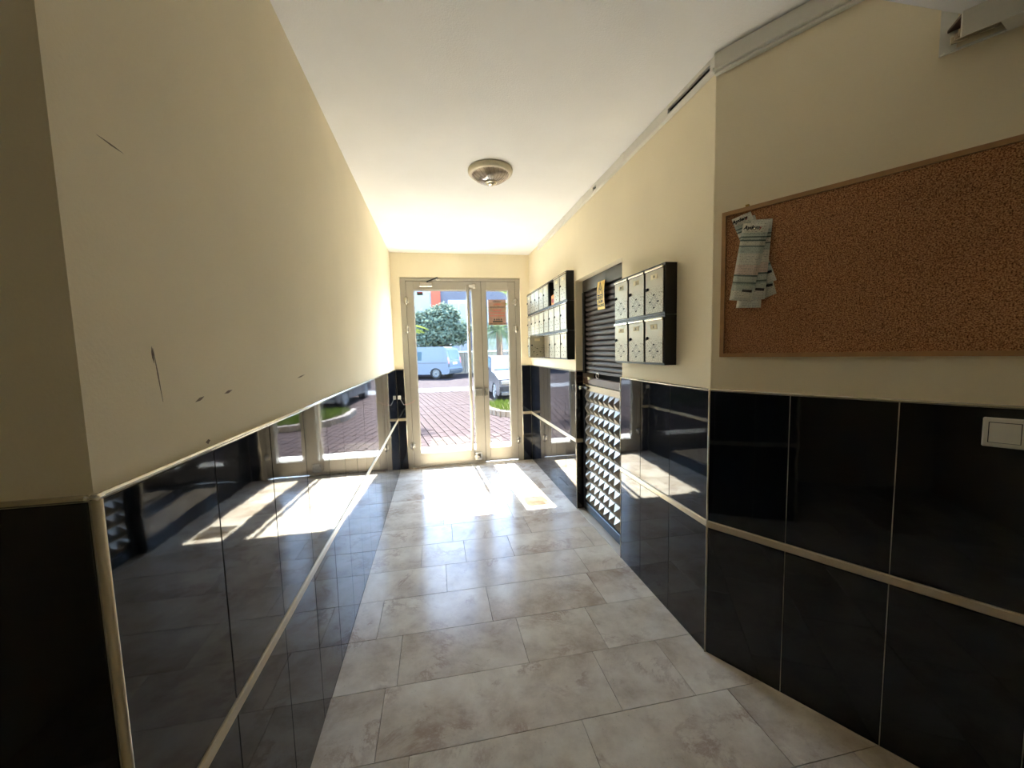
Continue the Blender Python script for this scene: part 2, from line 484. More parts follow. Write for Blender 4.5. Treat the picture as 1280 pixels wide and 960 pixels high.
def steps(a, b, w):
    r = [a]
    while r[-1] + w < b - 0.02: r.append(r[-1] + w)
    return r + [b]
tile_run(wall_left, (XL, YL), PI / 2, steps(0.010, YE - YL, 0.298))
tile_run(wall_lobby, (XL, YL), 0, [-1.10, -0.9, -0.6, -0.305, -0.010])
tile_run(wall_right, (XR, RY0), -PI / 2, [0, 0.261, 0.565, RY0 - YC])
tile_run(wall_right, (XR, YE), -PI / 2, [0, 0.19, 0.49, 0.79, 1.09, 1.39, YE - RY1])
tile_run(wall_slanted, (XR, YC), FROT, [0, 0.304, 0.608, 0.912, 1.216, 1.52, 1.824])
tile_run(wall_end, (0, YE), 0, [XL, DX0 + 0.004])
tile_run(wall_end, (0, YE), 0, [DX1 - 0.004, XR])
tile_run(wall_right, (XR, RY1), 0, [0, RD])              # far jamb of the recess
tile_run(wall_right, (XR + RD, RY0), PI, [0, RD])        # near jamb
# corner profiles
b = MB(); b.tube([(XL + 0.004, YL - 0.004, 0.0), (XL + 0.004, YL - 0.004, ZT + 0.006)], 0.0065, 14)
b.build('corner_profile', M['strip_metal'], wall_left)
MB().box(XL - 0.004, XL + 0.012, YL - 0.012, YL + 0.004, ZT + 0.002, ZT + 0.012, 0.004).build('corner_cap', M['chrome_trim'], wall_left)
MB().tube([(XR, YC, 0.0), (XR, YC, ZT + 0.008)], 0.0042, 10).build('corner_profile', M['strip_metal'], wall_slanted)
for yy in (RY0, RY1):
    MB().tube([(XR, yy, 0.0), (XR, yy, ZT + 0.006)], 0.0040, 10).build('corner_profile', M['chrome_trim'], wall_right)
for xx in (DX0 + 0.002, DX1 - 0.002):
    MB().tube([(xx, YE, 0.0), (xx, YE, ZT + 0.006)], 0.0045, 10).build('corner_profile', M['chrome_trim'], wall_end)

# scuffs and chips on the left wall
def scuff(y, z, ln, th, ang, parent=wall_left):
    pts = []
    for k in range(7):
        t = k / 6 - 0.5
        pts.append((t * ln, th * (0.5 - abs(t)) * random.uniform(0.7, 1.3)))
    for k in range(5, 0, -1):
        t = k / 6 - 0.5
        pts.append((t * ln, -th * (0.5 - abs(t)) * random.uniform(0.7, 1.3)))
    ca, sa = math.cos(ang), math.sin(ang)
    pts = [(x * ca - z_ * sa, x * sa + z_ * ca) for x, z_ in pts]
    MB().plate(pts, -0.0004, 0.0004).build('scuff_mark', M['scuff'], parent, (XL - PL, y, z), (0, 0, PI / 2))
scuff(0.775, 1.798, 0.055, 0.003, -0.06); scuff(0.83, 1.42, 0.10, 0.0025, -1.45); scuff(0.822, 1.458, 0.03, 0.006, -1.5)
scuff(0.951, 1.362, 0.035, 0.007, 0.25); scuff(1.07, 1.366, 0.040, 0.006, 0.15); scuff(1.60, 1.372, 0.09, 0.005, 0.1); scuff(0.966, 1.266, 0.018, 0.010, 0.1)

# floor slabs
courses = [-1.20, -0.88, -0.56, -0.24, 0.08, 0.40, 0.715, 1.030, 1.350, 1.668, 1.984, 2.302, 2.615, 2.930, 3.245, 3.560, 3.875, 4.190, 4.505, 4.820, 5.05]
known = {7: [-0.156, 0.50, 1.15], 8: [-0.277, 0.675, 1.003], 9: [-0.23, 0.365, 0.759], 10: [0.24, 0.895], 11: [0.005, 0.92], 12: [-0.163, 0.145, 0.485]}
for i in range(len(courses) - 1):
    y0, y1 = courses[i], courses[i + 1]
    x0, x1 = (XL, XR + 0.10) if y0 > YC else (-2.0, 2.3)
    if y0 < YL < y1: x0 = -2.0
    xs = list(known.get(i, []))
    if not xs:
        x = x0 + random.uniform(0.25, 0.6); xs = []
        while x < x1 - 0.12: xs.append(x); x += random.choice([0.45, 0.6, 0.62, 0.35])
    else:
        while xs[-1] + 0.6 < x1 - 0.1: xs.append(xs[-1] + 0.6)
        while xs[0] - 0.6 > x0 + 0.1: xs.insert(0, xs[0] - 0.6)
    xs = [x0] + xs + [x1]
    for a, c in zip(xs[:-1], xs[1:]):
        g = 0.0009
        zt = random.uniform(-0.0006, 0.0)
        hx, hy = (c - a) / 2 - g, (y1 - y0) / 2 - g
        MB().box(-hx, hx, -hy, hy, -0.0119, zt, 0.0007).build('floor_slab', M['marble_floor'], floor, ((a + c) / 2, (y0 + y1) / 2, 0))

# ------------------------------------------------------------------ entrance door
door = struct(link('door_1', None, None, (0, 0, 0)))
AL = M['aluminium']
FY0, FY1 = YE + 0.014, YE + 0.074
b = MB()
b.box(DX0 + 0.004, -0.335, FY0, FY1, 0.0, 2.352, 0.003); b.box(1.017, DX1 - 0.004, FY0, FY1, 0.0, 2.352, 0.003)
b.box(-0.335, 1.017, FY0, FY1, 2.318, 2.352, 0.003)
b.build('door_frame', AL, door)
b = MB().box(-0.335, 1.017, FY0 + 0.004, FY1, -0.006, 0.006, 0.002)
b.build('threshold_bar', M['steel'], door)
def leaf(name, x0, x1, g0, g1, z0, gz0, gz1, z1):
    b = MB(); a, c = FY0 + 0.004, FY1 - 0.004
    b.box(x0, g0, a, c, z0, z1, 0.003); b.box(g1, x1, a, c, z0, z1, 0.003)
    b.box(g0, g1, a, c, z0, gz0, 0.003); b.box(g0, g1, a, c, gz1, z1, 0.003)
    o = b.build(name, AL, door)
    MB().box(g0 - 0.006, g1 + 0.006, FY0 + 0.045, FY0 + 0.050, gz0 - 0.006, gz1 + 0.006).build('glass_pane', M['door_glass'], o)
    e = 0.007
    for q in ((g0, g0 + e, gz0, gz1), (g1 - e, g1, gz0, gz1), (g0 + e, g1 - e, gz0, gz0 + e), (g0 + e, g1 - e, gz1 - e, gz1)):
        MB().box(q[0], q[1], FY0 + 0.034, FY0 + 0.044, q[2], q[3]).build('glazing_bead', AL, o)
    return o
lm = leaf('door_leaf', -0.332, 0.578, -0.243, 0.462, 0.009, 0.182, 2.207, 2.314)
ln_ = leaf('narrow_leaf', 0.582, 1.014, 0.642, 0.924, 0.017, 0.192, 2.207, 2.314)
# dark seals round the leaves
s = MB(); s.box(-0.3345, -0.3325, FY0 + 0.006, FY1 - 0.006, 0.01, 2.317); s.box(0.5785, 0.5815, FY0 + 0.006, FY1 - 0.006, 0.01, 2.317); s.box(-0.332, 1.014, FY0 + 0.006, FY1 - 0.006, 2.3145, 2.3175)
s.box(1.0145, 1.0165, FY0 + 0.006, FY1 - 0.006, 0.01, 2.317)
s.build('seal', M['dark_seal'], door)
# full-height tube on the main leaf, with brackets
MB().tube([(0.411, FY0 - 0.030, 0.075), (0.411, FY0 - 0.030, 2.262)], 0.0190, 18).build('pull_tube', AL, lm)
for z in (0.10, 2.255):
    b = MB().box(0.400, 0.500, FY0 - 0.022, FY0 - 0.006, z - 0.016, z + 0.016, 0.004); b.box(0.470, 0.515, FY0 - 0.012, FY0 + 0.004, z - 0.030, z + 0.030, 0.004)
    b.build('tube_bracket', M['steel'], lm)
b = MB().box(0.440, 0.530, FY0 - 0.012, FY0 + 0.003, 0.045, 0.150, 0.004); b.lathe([(0.02, -0.024), (0.02, -0.010)], 16, (0.482, FY0, 0.095), 'y')
b.build('floor_lock', M['steel'], lm)
b = MB().box(0.468, 0.560, FY0 - 0.030, FY0 + 0.003, 0.878, 0.972, 0.004); lk = b.build('lock_case', M['steel'], lm)
b = MB().box(0.587, 0.625, FY0 - 0.026, FY0 + 0.003, 0.878, 0.972, 0.004); b.build('lock_keep', M['steel'], ln_)
for xx, zs, par in ((-0.333, (2.08, 1.735, 0.285), lm), (1.0155, (2.06, 1.722, 0.272), ln_)):
    for z in zs:
        b = MB().lathe([(0.011, -0.05), (0.011, 0.05)], 12, (xx, FY0 - 0.007, z)); b.box(xx - 0.030, xx + 0.030, FY0 - 0.004, FY0 + 0.003, z - 0.034, z + 0.034, 0.002)
        b.build('hinge', M['steel'], par)
# door closer with its folding arm
cl = MB().box(-0.170, -0.012, FY0 - 0.045, FY0 + 0.003, 2.240, 2.292, 0.006).build('door_closer', M['steel'], lm)
b = MB().tube([(-0.075, FY0 - 0.022, 2.292), (-0.075, FY0 - 0.022, 2.304)], 0.012, 12); b.tube([(-0.075, FY0 - 0.024, 2.306), (0.045, FY0 - 0.105, 2.338)], 0.008, 8)
b.build('closer_arm', M['black_plastic'], lm)
b = MB().tube([(0.045, FY0 - 0.105, 2.342), (0.052, FY0 - 0.010, 2.340)], 0.007, 8); b.box(0.030, 0.078, FY0 - 0.010, FY0 + 0.001, 2.326, 2.350, 0.002)
b.build('closer_arm', M['steel'], lm)
MB().lathe([(0.009, -0.050), (0.009, -0.044)], 12, (-0.09, FY0, 2.250), 'y').build('screw_cap', M['chrome_trim'], lm)

# sheets stuck on the panes
sg = thing('paper_sign', 'brownish printed notice taped on the narrow door pane', 'sign', (0.786, FY0 + 0.042, 1.936))
MB().box(-0.115, 0.115, -0.0006, 0.0006, -0.160, 0.160).build('sheet', M['sign_sheet'], sg)
for i, (t, sz, mt) in enumerate((('DİKKAT', 0.030, 'print_black'), ('LÜTFEN', 0.026, 'print_red'), ('KENDİLİĞİNDEN', 0.024, 'print_black'), ('KAPANIR', 0.027, 'print_red'), ('İTİP ZORLAMAYINIZ', 0.021, 'print_red'), ('KAPIYI AÇIK TUTMAYINIZ', 0.0165, 'print_red'))):
    text('lettering', t, sz, M[mt], sg, (0, -0.0012, 0.135 - i * 0.036), bold=0.0006)
b = MB()
b.plate([(-0.06, -0.128), (0.068, -0.128), (0.068, -0.108), (-0.06, -0.108)], -0.0014, -0.0007)
for x in (-0.038, -0.008, 0.020, 0.050):
    b.plate([(x - 0.012, -0.102), (x + 0.012, -0.102), (x + 0.004, -0.078), (x - 0.004, -0.078)], -0.0014, -0.0007)
b.build('emblem', M['print_black'], sg)
text('lettering', 'APARTMAN YÖNETİMİ', 0.021, M['print_black'], sg, (0, -0.0012, -0.146), bold=0.0006)
stk = thing('glass_sticker', 'small dark sticker in the upper corner of the wide door pane', 'sticker', (-0.170, FY0 + 0.042, 2.170))
MB().box(-0.036, 0.036, -0.0005, 0.0005, -0.020, 0.020).build('sheet', M['ink_green'], stk)
MB().plate([(-0.036, 0.006), (0.036, 0.006), (0.036, 0.020), (-0.036, 0.020)], -0.0010, -0.0006).build('print_band', M['print_red'], stk)

# small white plug with two wires, left of the door
wp = thing('wire_plug', 'small white wall bracket with a dangling wire beside the door frame', 'wire', (-0.466, YE - 0.001, 0.905))
b = MB().box(-0.020, 0.016, -0.022, 0, -0.022, 0.024, 0.003); b.build('bracket', M['white_plastic'], wp)
MB().tube([(0.008, -0.014, -0.018), (0.030, -0.012, -0.060), (0.047, -0.008, -0.095)], 0.0022, 6).build('wire', M['white_plastic'], wp)
MB().tube([(-0.436 + 0.02, YE - 0.006, 0.818), (-0.38, YE - 0.012, 0.815), (-0.345, YE - 0.004, 0.826), (-0.322, YE - 0.003, 0.838), (-0.296, YE + 0.004, 0.856)], 0.0025, 6)
pw = MB().tube([(-0.418, YE - 0.005, 0.816), (-0.38, YE - 0.010, 0.815), (-0.345, YE + 0.002, 0.826), (-0.310, YE + 0.008, 0.838), (-0.285, YE + 0.012, 0.862)], 0.0025, 6).build('loose_wire', M['pink_wire'])
tag(pw, 'thin pinkish wire crossing from black tile onto the door frame', 'wire')

# ------------------------------------------------------------------ ceiling lamp
lp = thing('ceiling_lamp', 'round clear glass ceiling lamp with beige ring', 'lamp', (0.402, 2.695, ZC))
MB().lathe([(0.146, 0.0), (0.149, -0.009), (0.147, -0.022), (0.137, -0.033), (0.125, -0.036), (0.121, -0.032)], 48).build('ring', M['lamp_ring'], lp)
MB().lathe([(0.120, -0.020), (0.120, -0.024)], 40).build('reflector', M['white_plastic'], lp)
b = MB()
prof = [(0.121, -0.032), (0.116, -0.042), (0.104, -0.055), (0.086, -0.067), (0.064, -0.076), (0.036, -0.082)]
b.lathe(prof, 48)
gd = b.build('glass_shade', M['lamp_glass'], lp)
for k in range(24):
    b = MB()
    a = 2 * PI * k / 24
    pth = [(r * 1.004 * math.cos(a + i * 0.05), r * 1.004 * math.sin(a + i * 0.05), h - 0.0006) for i, (r, h) in enumerate(prof)]
    b.tube(pth, 0.0016, 5)
    b.build('cut_rib', M['lamp_glass'], gd)
MB().lathe([(0.040, -0.078), (0.042, -0.084), (0.034, -0.089), (0.026, -0.090), (0.024, -0.096), (0.012, -0.100), (0.004, -0.100)], 28).build('finial', M['chrome_trim'], lp)
MB().lathe([(0.016, -0.0245), (0.018, -0.036), (0.026, -0.048), (0.024, -0.060), (0.014, -0.068), (0.004, -0.070)], 20).build('bulb', M['white_plastic'], lp)

# ------------------------------------------------------------------ cable trunking
tk = thing('cable_trunking', 'white plastic cable trunking along the ceiling above the mailboxes', 'trunking', (XR + PL, 4.44, 2.592), -PI / 2)
L = 4.44 - YC
b = MB()
holes = [(1.60, 1.66), (2.56, L - 0.02)]
x = 0.0
for h0, h1 in holes:
    b.box(x, h0, -0.020, -0.0005, 0.008, 0.0545, 0.002); x = h1
b.box(x, L + 0.012, -0.020, -0.0005, 0.008, 0.0545, 0.002)
for h0, h1 in holes:
    b.box(h0, h1, -0.020, -0.0005, 0.036, 0.0545)
b.build('duct', M['white_plastic'], tk)
for h0, h1 in holes: MB().box(h0, h1, -0.006, -0.0005, 0.008, 0.036).build('opening', M['void_black'], tk)
MB().box(-0.04, L + 0.006, -0.026, -0.0005, -0.008, 0.0078, 0.003).build('lower_lip', M['white_plastic'], tk)
for x in (0.9, 1.35, 2.05):
    MB().box(x, x + 0.05, -0.023, -0.0201, 0.009, 0.054, 0.001).build('joint_cover', M['white_plastic'], tk)
tk2 = thing('cable_trunking', 'wide white cable trunking along the ceiling above the cork board', 'trunking', fp(0.0, -PL, 2.570), FROT)
MB().box(0.004, 0.640, -0.034, -0.0005, 0.012, 0.0765, 0.003).build('duct', M['white_plastic'], tk2)
MB().box(0.0, 0.640, -0.022, -0.0005, 0.0, 0.0115, 0.003).build('lower_lip', M['white_plastic'], tk2)

# vent duct hanging under the soffit on the slanted wall
vt = thing('vent_duct', 'beige duct with an open mitred end high on the right wall', 'duct', fp(0.650, -PL, 2.292), FROT)
WP = M['white_plastic']
MB().box(-0.003, 0.032, -0.010, -0.0005, 0.004, 0.345, 0.001).build('upright_strip', WP, vt)
MB().prism([(0.040, -0.079), (0.9, -0.079), (0.9, -0.0825), (0.043, -0.0825)], 0.0, 0.0672).build('front_plate', WP, vt)
MB().prism([(0.0, -0.0105), (0.9, -0.0105), (0.9, -0.019), (0.010, -0.019)], 0.0, 0.005).build('wall_lip', WP, vt)
MB().prism([(0.125, -0.0195), (0.9, -0.0195), (0.9, -0.0785), (0.112, -0.0785)], 0.0, 0.005).build('cover', WP, vt)
MB().prism([(0.012, -0.0105), (0.9, -0.0105), (0.9, -0.0785), (0.042, -0.0785)], 0.060, 0.0672).build('duct_top', M['brown_rail'], vt)
for k, yy in enumerate((-0.034, -0.052, -0.068)):
    MB().prism([(0.020 + 0.008 * k, yy), (0.118, yy), (0.118, yy - 0.004), (0.022 + 0.008 * k, yy - 0.004)], 0.012, 0.030).build('fin', M['strip_metal'], vt)

# ------------------------------------------------------------------ meter cupboard in the recess
struct(MB().box(XR + 0.002, XR + 0.36, RY0 + 0.001, RY1 - 0.001, -0.0115, 0.006).build('trim_1', M['threshold_stone']))
PXR = XR + RD                                 # plane of the cupboard front
WID = RY1 - RY0
sh = thing('roller_shutter', 'dark brown roller shutter above the studded metal door', 'shutter', (PXR, RY1, 0), -PI / 2)
MB().box(0.004, WID - 0.004, 0.0, 0.12, 1.930, RZ - 0.003, 0.003).build('shutter_box', M['shutter_box'], sh)
for x in (0.004, WID - 0.050): MB().box(x, x + 0.046, -0.004, 0.03, 1.235, 1.929, 0.002).build('guide_rail', M['black_paint'], sh)
nsl = 16; ph = (1.925 - 1.262) / nsl
b = MB(); n = 8; vs = []; fs = []
for k in range(n + 1):
    t = k / n
    yb = 0.020 - 0.014 * math.sin(PI * t) ** 0.8
    for xx in (0.051, WID - 0.051):
        vs.append((xx, yb, (t - 0.5) * (ph - 0.004)))
for xx in (0.051, WID - 0.051): vs.append((xx, 0.028, 0.5 * ph - 0.002)); 
for xx in (0.051, WID - 0.051): vs.append((xx, 0.028, -0.5 * ph + 0.002))
for k in range(n): fs.append((2 * k, 2 * k + 1, 2 * k + 3, 2 * k + 2))
fs.append((2 * n, 2 * n + 1, 2 * n + 3, 2 * n + 2)); fs.append((0, 2 * n + 4, 2 * n + 5, 1)); fs.append((2 * n + 2, 2 * n + 3, 2 * n + 5, 2 * n + 4))
b.add(vs, fs, False)
slm = b.mesh('slat', M['shutter_brown'])
for k in range(nsl):
    link('slat', slm, sh, (0, random.uniform(-0.001, 0.001), 1.262 + (k + 0.5) * ph))
b = MB().box(0.051, WID - 0.051, 0.012, 0.028, 1.238, 1.260, 0.003); b.build('bottom_bar', M['shutter_brown'], sh)
b = MB()
ring = [(0.30 + 0.026 * math.cos(2 * PI * k / 14), 0.006, 1.226 + 0.022 * math.sin(2 * PI * k / 14)) for k in range(15)]
b.tube(ring, 0.003, 6); b.build('pull_ring', M['steel'], sh)
MB().box(0.004, WID - 0.004, 0.10, 0.11, 0.0065, 1.925).build('backing', M['void_black'], sh)

sd = thing('studded_door', 'metal cupboard door covered in pyramid studs below the roller shutter', 'door', (PXR, RY1, 0), -PI / 2)
MB().box(0.006, WID - 0.006, 0.004, 0.030, 1.140, 1.200, 0.003).build('top_rail', M['brown_rail'], sd)
MB().box(0.060, WID - 0.006, -0.004, 0.030, 1.088, 1.138, 0.003).build('upper_rail', M['strip_metal'], sd)
for x in (0.006, WID - 0.058): MB().box(x, x + 0.052, -0.010, 0.03, 0.012, 1.136, 0.003).build('frame_stile', M['dark_iron'], sd)
MB().box(0.058, WID - 0.058, -0.010, 0.03, 0.012, 0.088, 0.004).build('frame_rail', M['dark_iron'], sd)
MB().box(0.058, WID - 0.058, 0.010, 0.024, 0.088, 1.088).build('panel', M['stud_metal'], sd)
nc, nr = 8, 10
pw_, ph_ = (WID - 0.116) / nc, 1.0 / nr
hx, hz = pw_ / 2 - 0.004, ph_ / 2 - 0.004
r_ = 0.7
sm_ = MB().add([(-hx, 0, -hz), (hx, 0, -hz), (hx, 0, hz), (-hx, 0, hz), (-hx, -0.004, -hz), (hx, -0.004, -hz), (hx, -0.004, hz), (-hx, -0.004, hz), (0, -0.036, 0)],
               [(0, 3, 2, 1), (0, 1, 5, 4), (1, 2, 6, 5), (2, 3, 7, 6), (3, 0, 4, 7), (4, 5, 8), (5, 6, 8), (6, 7, 8), (7, 4, 8)]).mesh('stud', M['stud_metal'])
for i in range(nc):
    for j in range(nr):
        link('stud', sm_, sd, (0.058 + (i + 0.5) * pw_, 0.0098, 0.088 + (j + 0.5) * ph_), (random.uniform(-.03, .03), 0, random.uniform(-.03, .03)))
b = MB().box(0.020, 0.150, -0.028, -0.005, 1.100, 1.122, 0.004); b.build('bolt', M['black_plastic'], sd)
MB().lathe([(0.016, -0.05), (0.016, -0.026)], 14, (0.035, 0, 1.108), 'y').build('bolt_knob', M['steel'], sd)
b = MB().tube([(0.13, -0.004, 1.185), (0.15, -0.012, 1.205), (0.175, -0.010, 1.190), (0.19, -0.004, 1.198)], 0.006, 6); b.build('lock_tag', M['paper_cream'], sd)

wl = thing('warning_label', 'yellow electrical danger label hanging on the roller shutter', 'label', (XR + RD - 0.012, 2.928, 1.745), -PI / 2)
b = MB(); n = 10; vs = []; fs = []
for k in range(n + 1):
    t = k / n
    yb = 0.003 - 0.010 * math.sin(PI * t * 0.9) ; sl_ = 0.010 * (t - 0.0) * 0.6
    vs += [(0.0 + sl_ * 1.6, yb, t * 0.212), (0.142 + sl_ * 0.9, yb - 0.003, t * 0.212 - 0.004)]
for k in range(n): fs.append((2 * k, 2 * k + 1, 2 * k + 3, 2 * k + 2))
nb = len(vs); vs += [(x, y + 0.0012, z) for x, y, z in vs]; fs += [tuple(nb + q for q in f[::-1]) for f in fs]
b.add(vs, fs); b.build('sheet', M['yellow_vinyl'], wl)
def on_label(t): return 0.003 - 0.010 * math.sin(PI * t * 0.9) - 0.0035
b = MB()
def bar(p, q, th):
    d = Vector((q[0] - p[0], q[1] - p[1])).normalized() * th; nn = Vector((-d.y, d.x))
    pts = [(p[0] - d.x + nn.x, p[1] - d.y + nn.y), (p[0] - d.x - nn.x, p[1] - d.y - nn.y), (q[0] + d.x - nn.x, q[1] + d.y - nn.y), (q[0] + d.x + nn.x, q[1] + d.y + nn.y)]
    b.plate(pts, on_label(0.7) - 0.0020, on_label(0.7) - 0.0012)
bar((0.030, 0.106), (0.122, 0.104), 0.0035); bar((0.030, 0.106), (0.080, 0.200), 0.0035); bar((0.122, 0.104), (0.080, 0.200), 0.0035)
b.plate([(0.084, 0.178), (0.064, 0.146), (0.076, 0.146), (0.066, 0.114), (0.090, 0.152), (0.078, 0.152)], on_label(0.7) - 0.0020, on_label(0.7) - 0.0012)
b.build('danger_triangle', M['print_black'], wl)
for i, (t, sz) in enumerate((('DİKKAT', 0.030), ('ÖLÜM', 0.030), ('TEHLİKESİ', 0.026))):
    text('lettering', t, sz, M['print_black'], wl, (0.074, on_label(0.40 - 0.14 * i) - 0.0010, 0.084 - 0.029 * i), bold=0.0005)

# ------------------------------------------------------------------ mailboxes
BW, BH, BD = 0.187, 0.2585, 0.066
def box_meshes():
    d = {}
    b = MB(); e = 0.008
    b.box(0.0012, BW - 0.0012, BD - 0.004, BD - 0.0004, 0.0012, BH - 0.0012)
    b.box(0.0012, e, 0.0, BD - 0.004, 0.0012, BH - 0.0012); b.box(BW - e, BW - 0.0012, 0.0, BD - 0.004, 0.0012, BH - 0.0012)
    b.box(e, BW - e, 0.0, BD - 0.004, 0.0012, e + 0.004); b.box(e, BW - e, 0.0, BD - 0.004, BH - e - 0.004, BH - 0.0012)
    d['body'] = b.mesh('body', M['black_paint'])
    # the door's local origin: hinge line at its right edge, mid height
    W, H = BW - 2 * e - 0.003, BH - 2 * e - 0.011
    b = MB().box(-W, 0, -0.004, 0.002, -H / 2, H / 2 - 0.012, 0.0015)
    d['door'] = b.mesh('door', M['mailbox_face'])
    b = MB().box(-W, 0, -0.010, 0.001, H / 2 - 0.010, H / 2, 0.0015)
    d['flap'] = b.mesh('letter_flap', M['chrome_trim'])
    b = MB().box(-W, 0, -0.003, 0.001, H / 2 - 0.0135, H / 2 - 0.0105)
    d['gap'] = b.mesh('flap_gap', M['void_black'])
    b = MB().box(-W * 0.67, -W * 0.30, -0.0062, -0.004, H / 2 - 0.058, H / 2 - 0.032, 0.0008)
    d['label'] = b.mesh('name_label', M['paper_cream'])
    b = MB().lathe([(0.0075, -0.010), (0.0085, -0.004)], 12, (-W + 0.024, 0, 0.014), 'y'); b.box(-W + 0.0225, -W + 0.0255, -0.015, -0.010, 0.002, 0.018)
    d['lock'] = b.mesh('lock', M['black_plastic'])
    d['slot'] = MB().plate([(-0.011, -0.002), (-0.003, -0.004), (0.011, 0.001), (0.006, 0.005), (-0.006, 0.003)], -0.0052, -0.0036).mesh('sight_slot', M['void_black'])
    d['spots'] = ((-W / 2, -0.022), (-W * 0.27, -0.058), (-W * 0.73, -0.056), (-W / 2, -0.088))
    b = MB()
    for k in range(12):
        a = 2 * PI * k / 12
        b.plate([(-W / 2 + math.cos(a + q) * r, -0.055 + math.sin(a + q) * r * 0.8) for q, r in ((0, 0.014), (0.22, 0.026), (0, 0.046), (-0.22, 0.026))], -0.0043, -0.0039)
    d['flower'] = b.mesh('engraved_flower', M['flower_grey'])
    d['H'], d['W'], d['e'] = H, W, e
    return d
plain('flower_grey', srgb(138, 134, 122), 0.4, 0.3)
plain('door_inside', srgb(104, 102, 94), 0.5, 0.2)
BX = box_meshes()
ORD = ['first', 'second', 'third', 'fourth', 'fifth', 'sixth', 'seventh', 'eighth']
def mailbox(px, y_left, z, label, group, state='shut', detail=True, digit=None):
    """y_left: the far edge of the box on the wall; local x runs towards the camera"""
    t = thing('mailbox', label, 'mailbox', (px, y_left, z), -PI / 2, group)
    link('body', BX['body'], t)
    if state == 'doorless': return t
    hx = BW - BX['e'] - 0.0015
    ang = 0.0 if state == 'shut' else math.radians(100)
    d = link('door', BX['door'], t, (hx, -0.0030, BH / 2), (0, 0, ang if state == 'open' else random.uniform(-0.004, 0.0)))
    link('letter_flap', BX['flap'], d); link('flap_gap', BX['gap'], d)
    if state == 'blank': return t
    link('name_label', BX['label'], d); link('lock', BX['lock'], d); 
    for x, z in BX['spots']: link('sight_slot', BX['slot'], d, (x, 0, z))
    if detail: stuff(link('engraved_flower', BX['flower'], d))
    if digit: text('number', digit, 0.020, M['print_black'], d, (-BX['W'] * 0.485, -0.0064, BX['H'] / 2 - 0.045), bold=0.0006)
    return t
NY0 = 1.812 + 3 * BW
for r in range(2):
    for c in range(3):
        where = ['left', 'middle', 'right'][c]
        mailbox(XR + PL - BD - 0.0006, NY0 - c * BW, 1.352 + r * BH, f'grey mailbox {where} in the {["lower", "upper"][r]} row of the six nearest the cork board', 'six mailboxes nearest the cork board', digit=[['4', '6', '8'], ['10', '12', '14']][r][c])
FY = 3.312 + 8 * BW
for r in range(3):
    for c in range(8):
        row = ['bottom', 'middle', 'top'][r]
        lab = f'pale grey mailbox, {ORD[c]} from the glass door in the {row} row by the entrance'
        st = 'shut'
        if r == 2 and c == 5: st = 'doorless'; lab = 'black mailbox without a door holding an orange carton in the top row'
        if r == 0 and c == 3: st = 'open'; lab = 'mailbox with its dark door swung open in the bottom row'
        if r == 0 and c == 4: st = 'blank'; lab = 'plain grey mailbox beside the swung-open door in the bottom row'
        mailbox(XR + PL - BD - 0.0006, FY - c * BW, 1.352 + r * BH, lab, 'mailboxes by the entrance', st, False)
oc = thing('orange_carton', 'small orange carton left inside the doorless mailbox', 'carton', (XR + PL - 0.040, FY - 5 * BW - 0.125, 1.352 + 2 * BH + 0.0125), -PI / 2 + 0.2)
b = MB().box(-0.040, 0.040, -0.020, 0.020, 0, 0.085, 0.002); b.build('carton_body', M['orange_card'], oc)
MB().add([(-0.040, -0.020, 0.085), (0.040, -0.020, 0.085), (0.040, 0.020, 0.085), (-0.040, 0.020, 0.085), (-0.040, 0, 0.105), (0.040, 0, 0.105)], [(0, 1, 5, 4), (2, 3, 4, 5), (1, 2, 5), (3, 0, 4), (0, 3, 2, 1)]).build('gable_top', M['orange_card'], oc)
MB().plate([(-0.030, 0.02), (0.010, 0.02), (0.010, 0.06), (-0.030, 0.06)], -0.0212, -0.0204).build('print_patch', M['print_red'], oc)

# ------------------------------------------------------------------ cork board with bills
CS0, CZ0, CZ1, CW = 0.043, 1.397, 2.002, 1.40
cb = thing('cork_board', 'large cork notice board in a thin pine frame on the right wall', 'notice board', fp(CS0, -PL, CZ0), FROT)
CH = CZ1 - CZ0
MB().box(0.010, CW - 0.010, -0.012, -0.0006, 0.010, CH - 0.010).build('cork_panel', M['cork'], cb)
fwid = 0.016
def mitre(pts): return MB().plate(pts, -0.020, -0.0006)
mitre([(0, 0), (CW, 0), (CW - fwid, fwid), (fwid, fwid)]).build('frame_bottom', M['pine_frame'], cb)
mitre([(0, CH), (CW, CH), (CW - fwid, CH - fwid), (fwid, CH - fwid)]).build('frame_top', M['pine_frame'], cb)
mitre([(0, 0), (fwid, fwid), (fwid, CH - fwid), (0, CH)]).build('frame_side', M['pine_frame'], cb)
mitre([(CW, 0), (CW - fwid, fwid), (CW - fwid, CH - fwid), (CW, CH)]).build('frame_side', M['pine_frame'], cb)
b = MB().box(0.085, 0.098, -0.010, -0.001, CH, CH + 0.012, 0.001); b.build('hanger', M['brass'], cb)

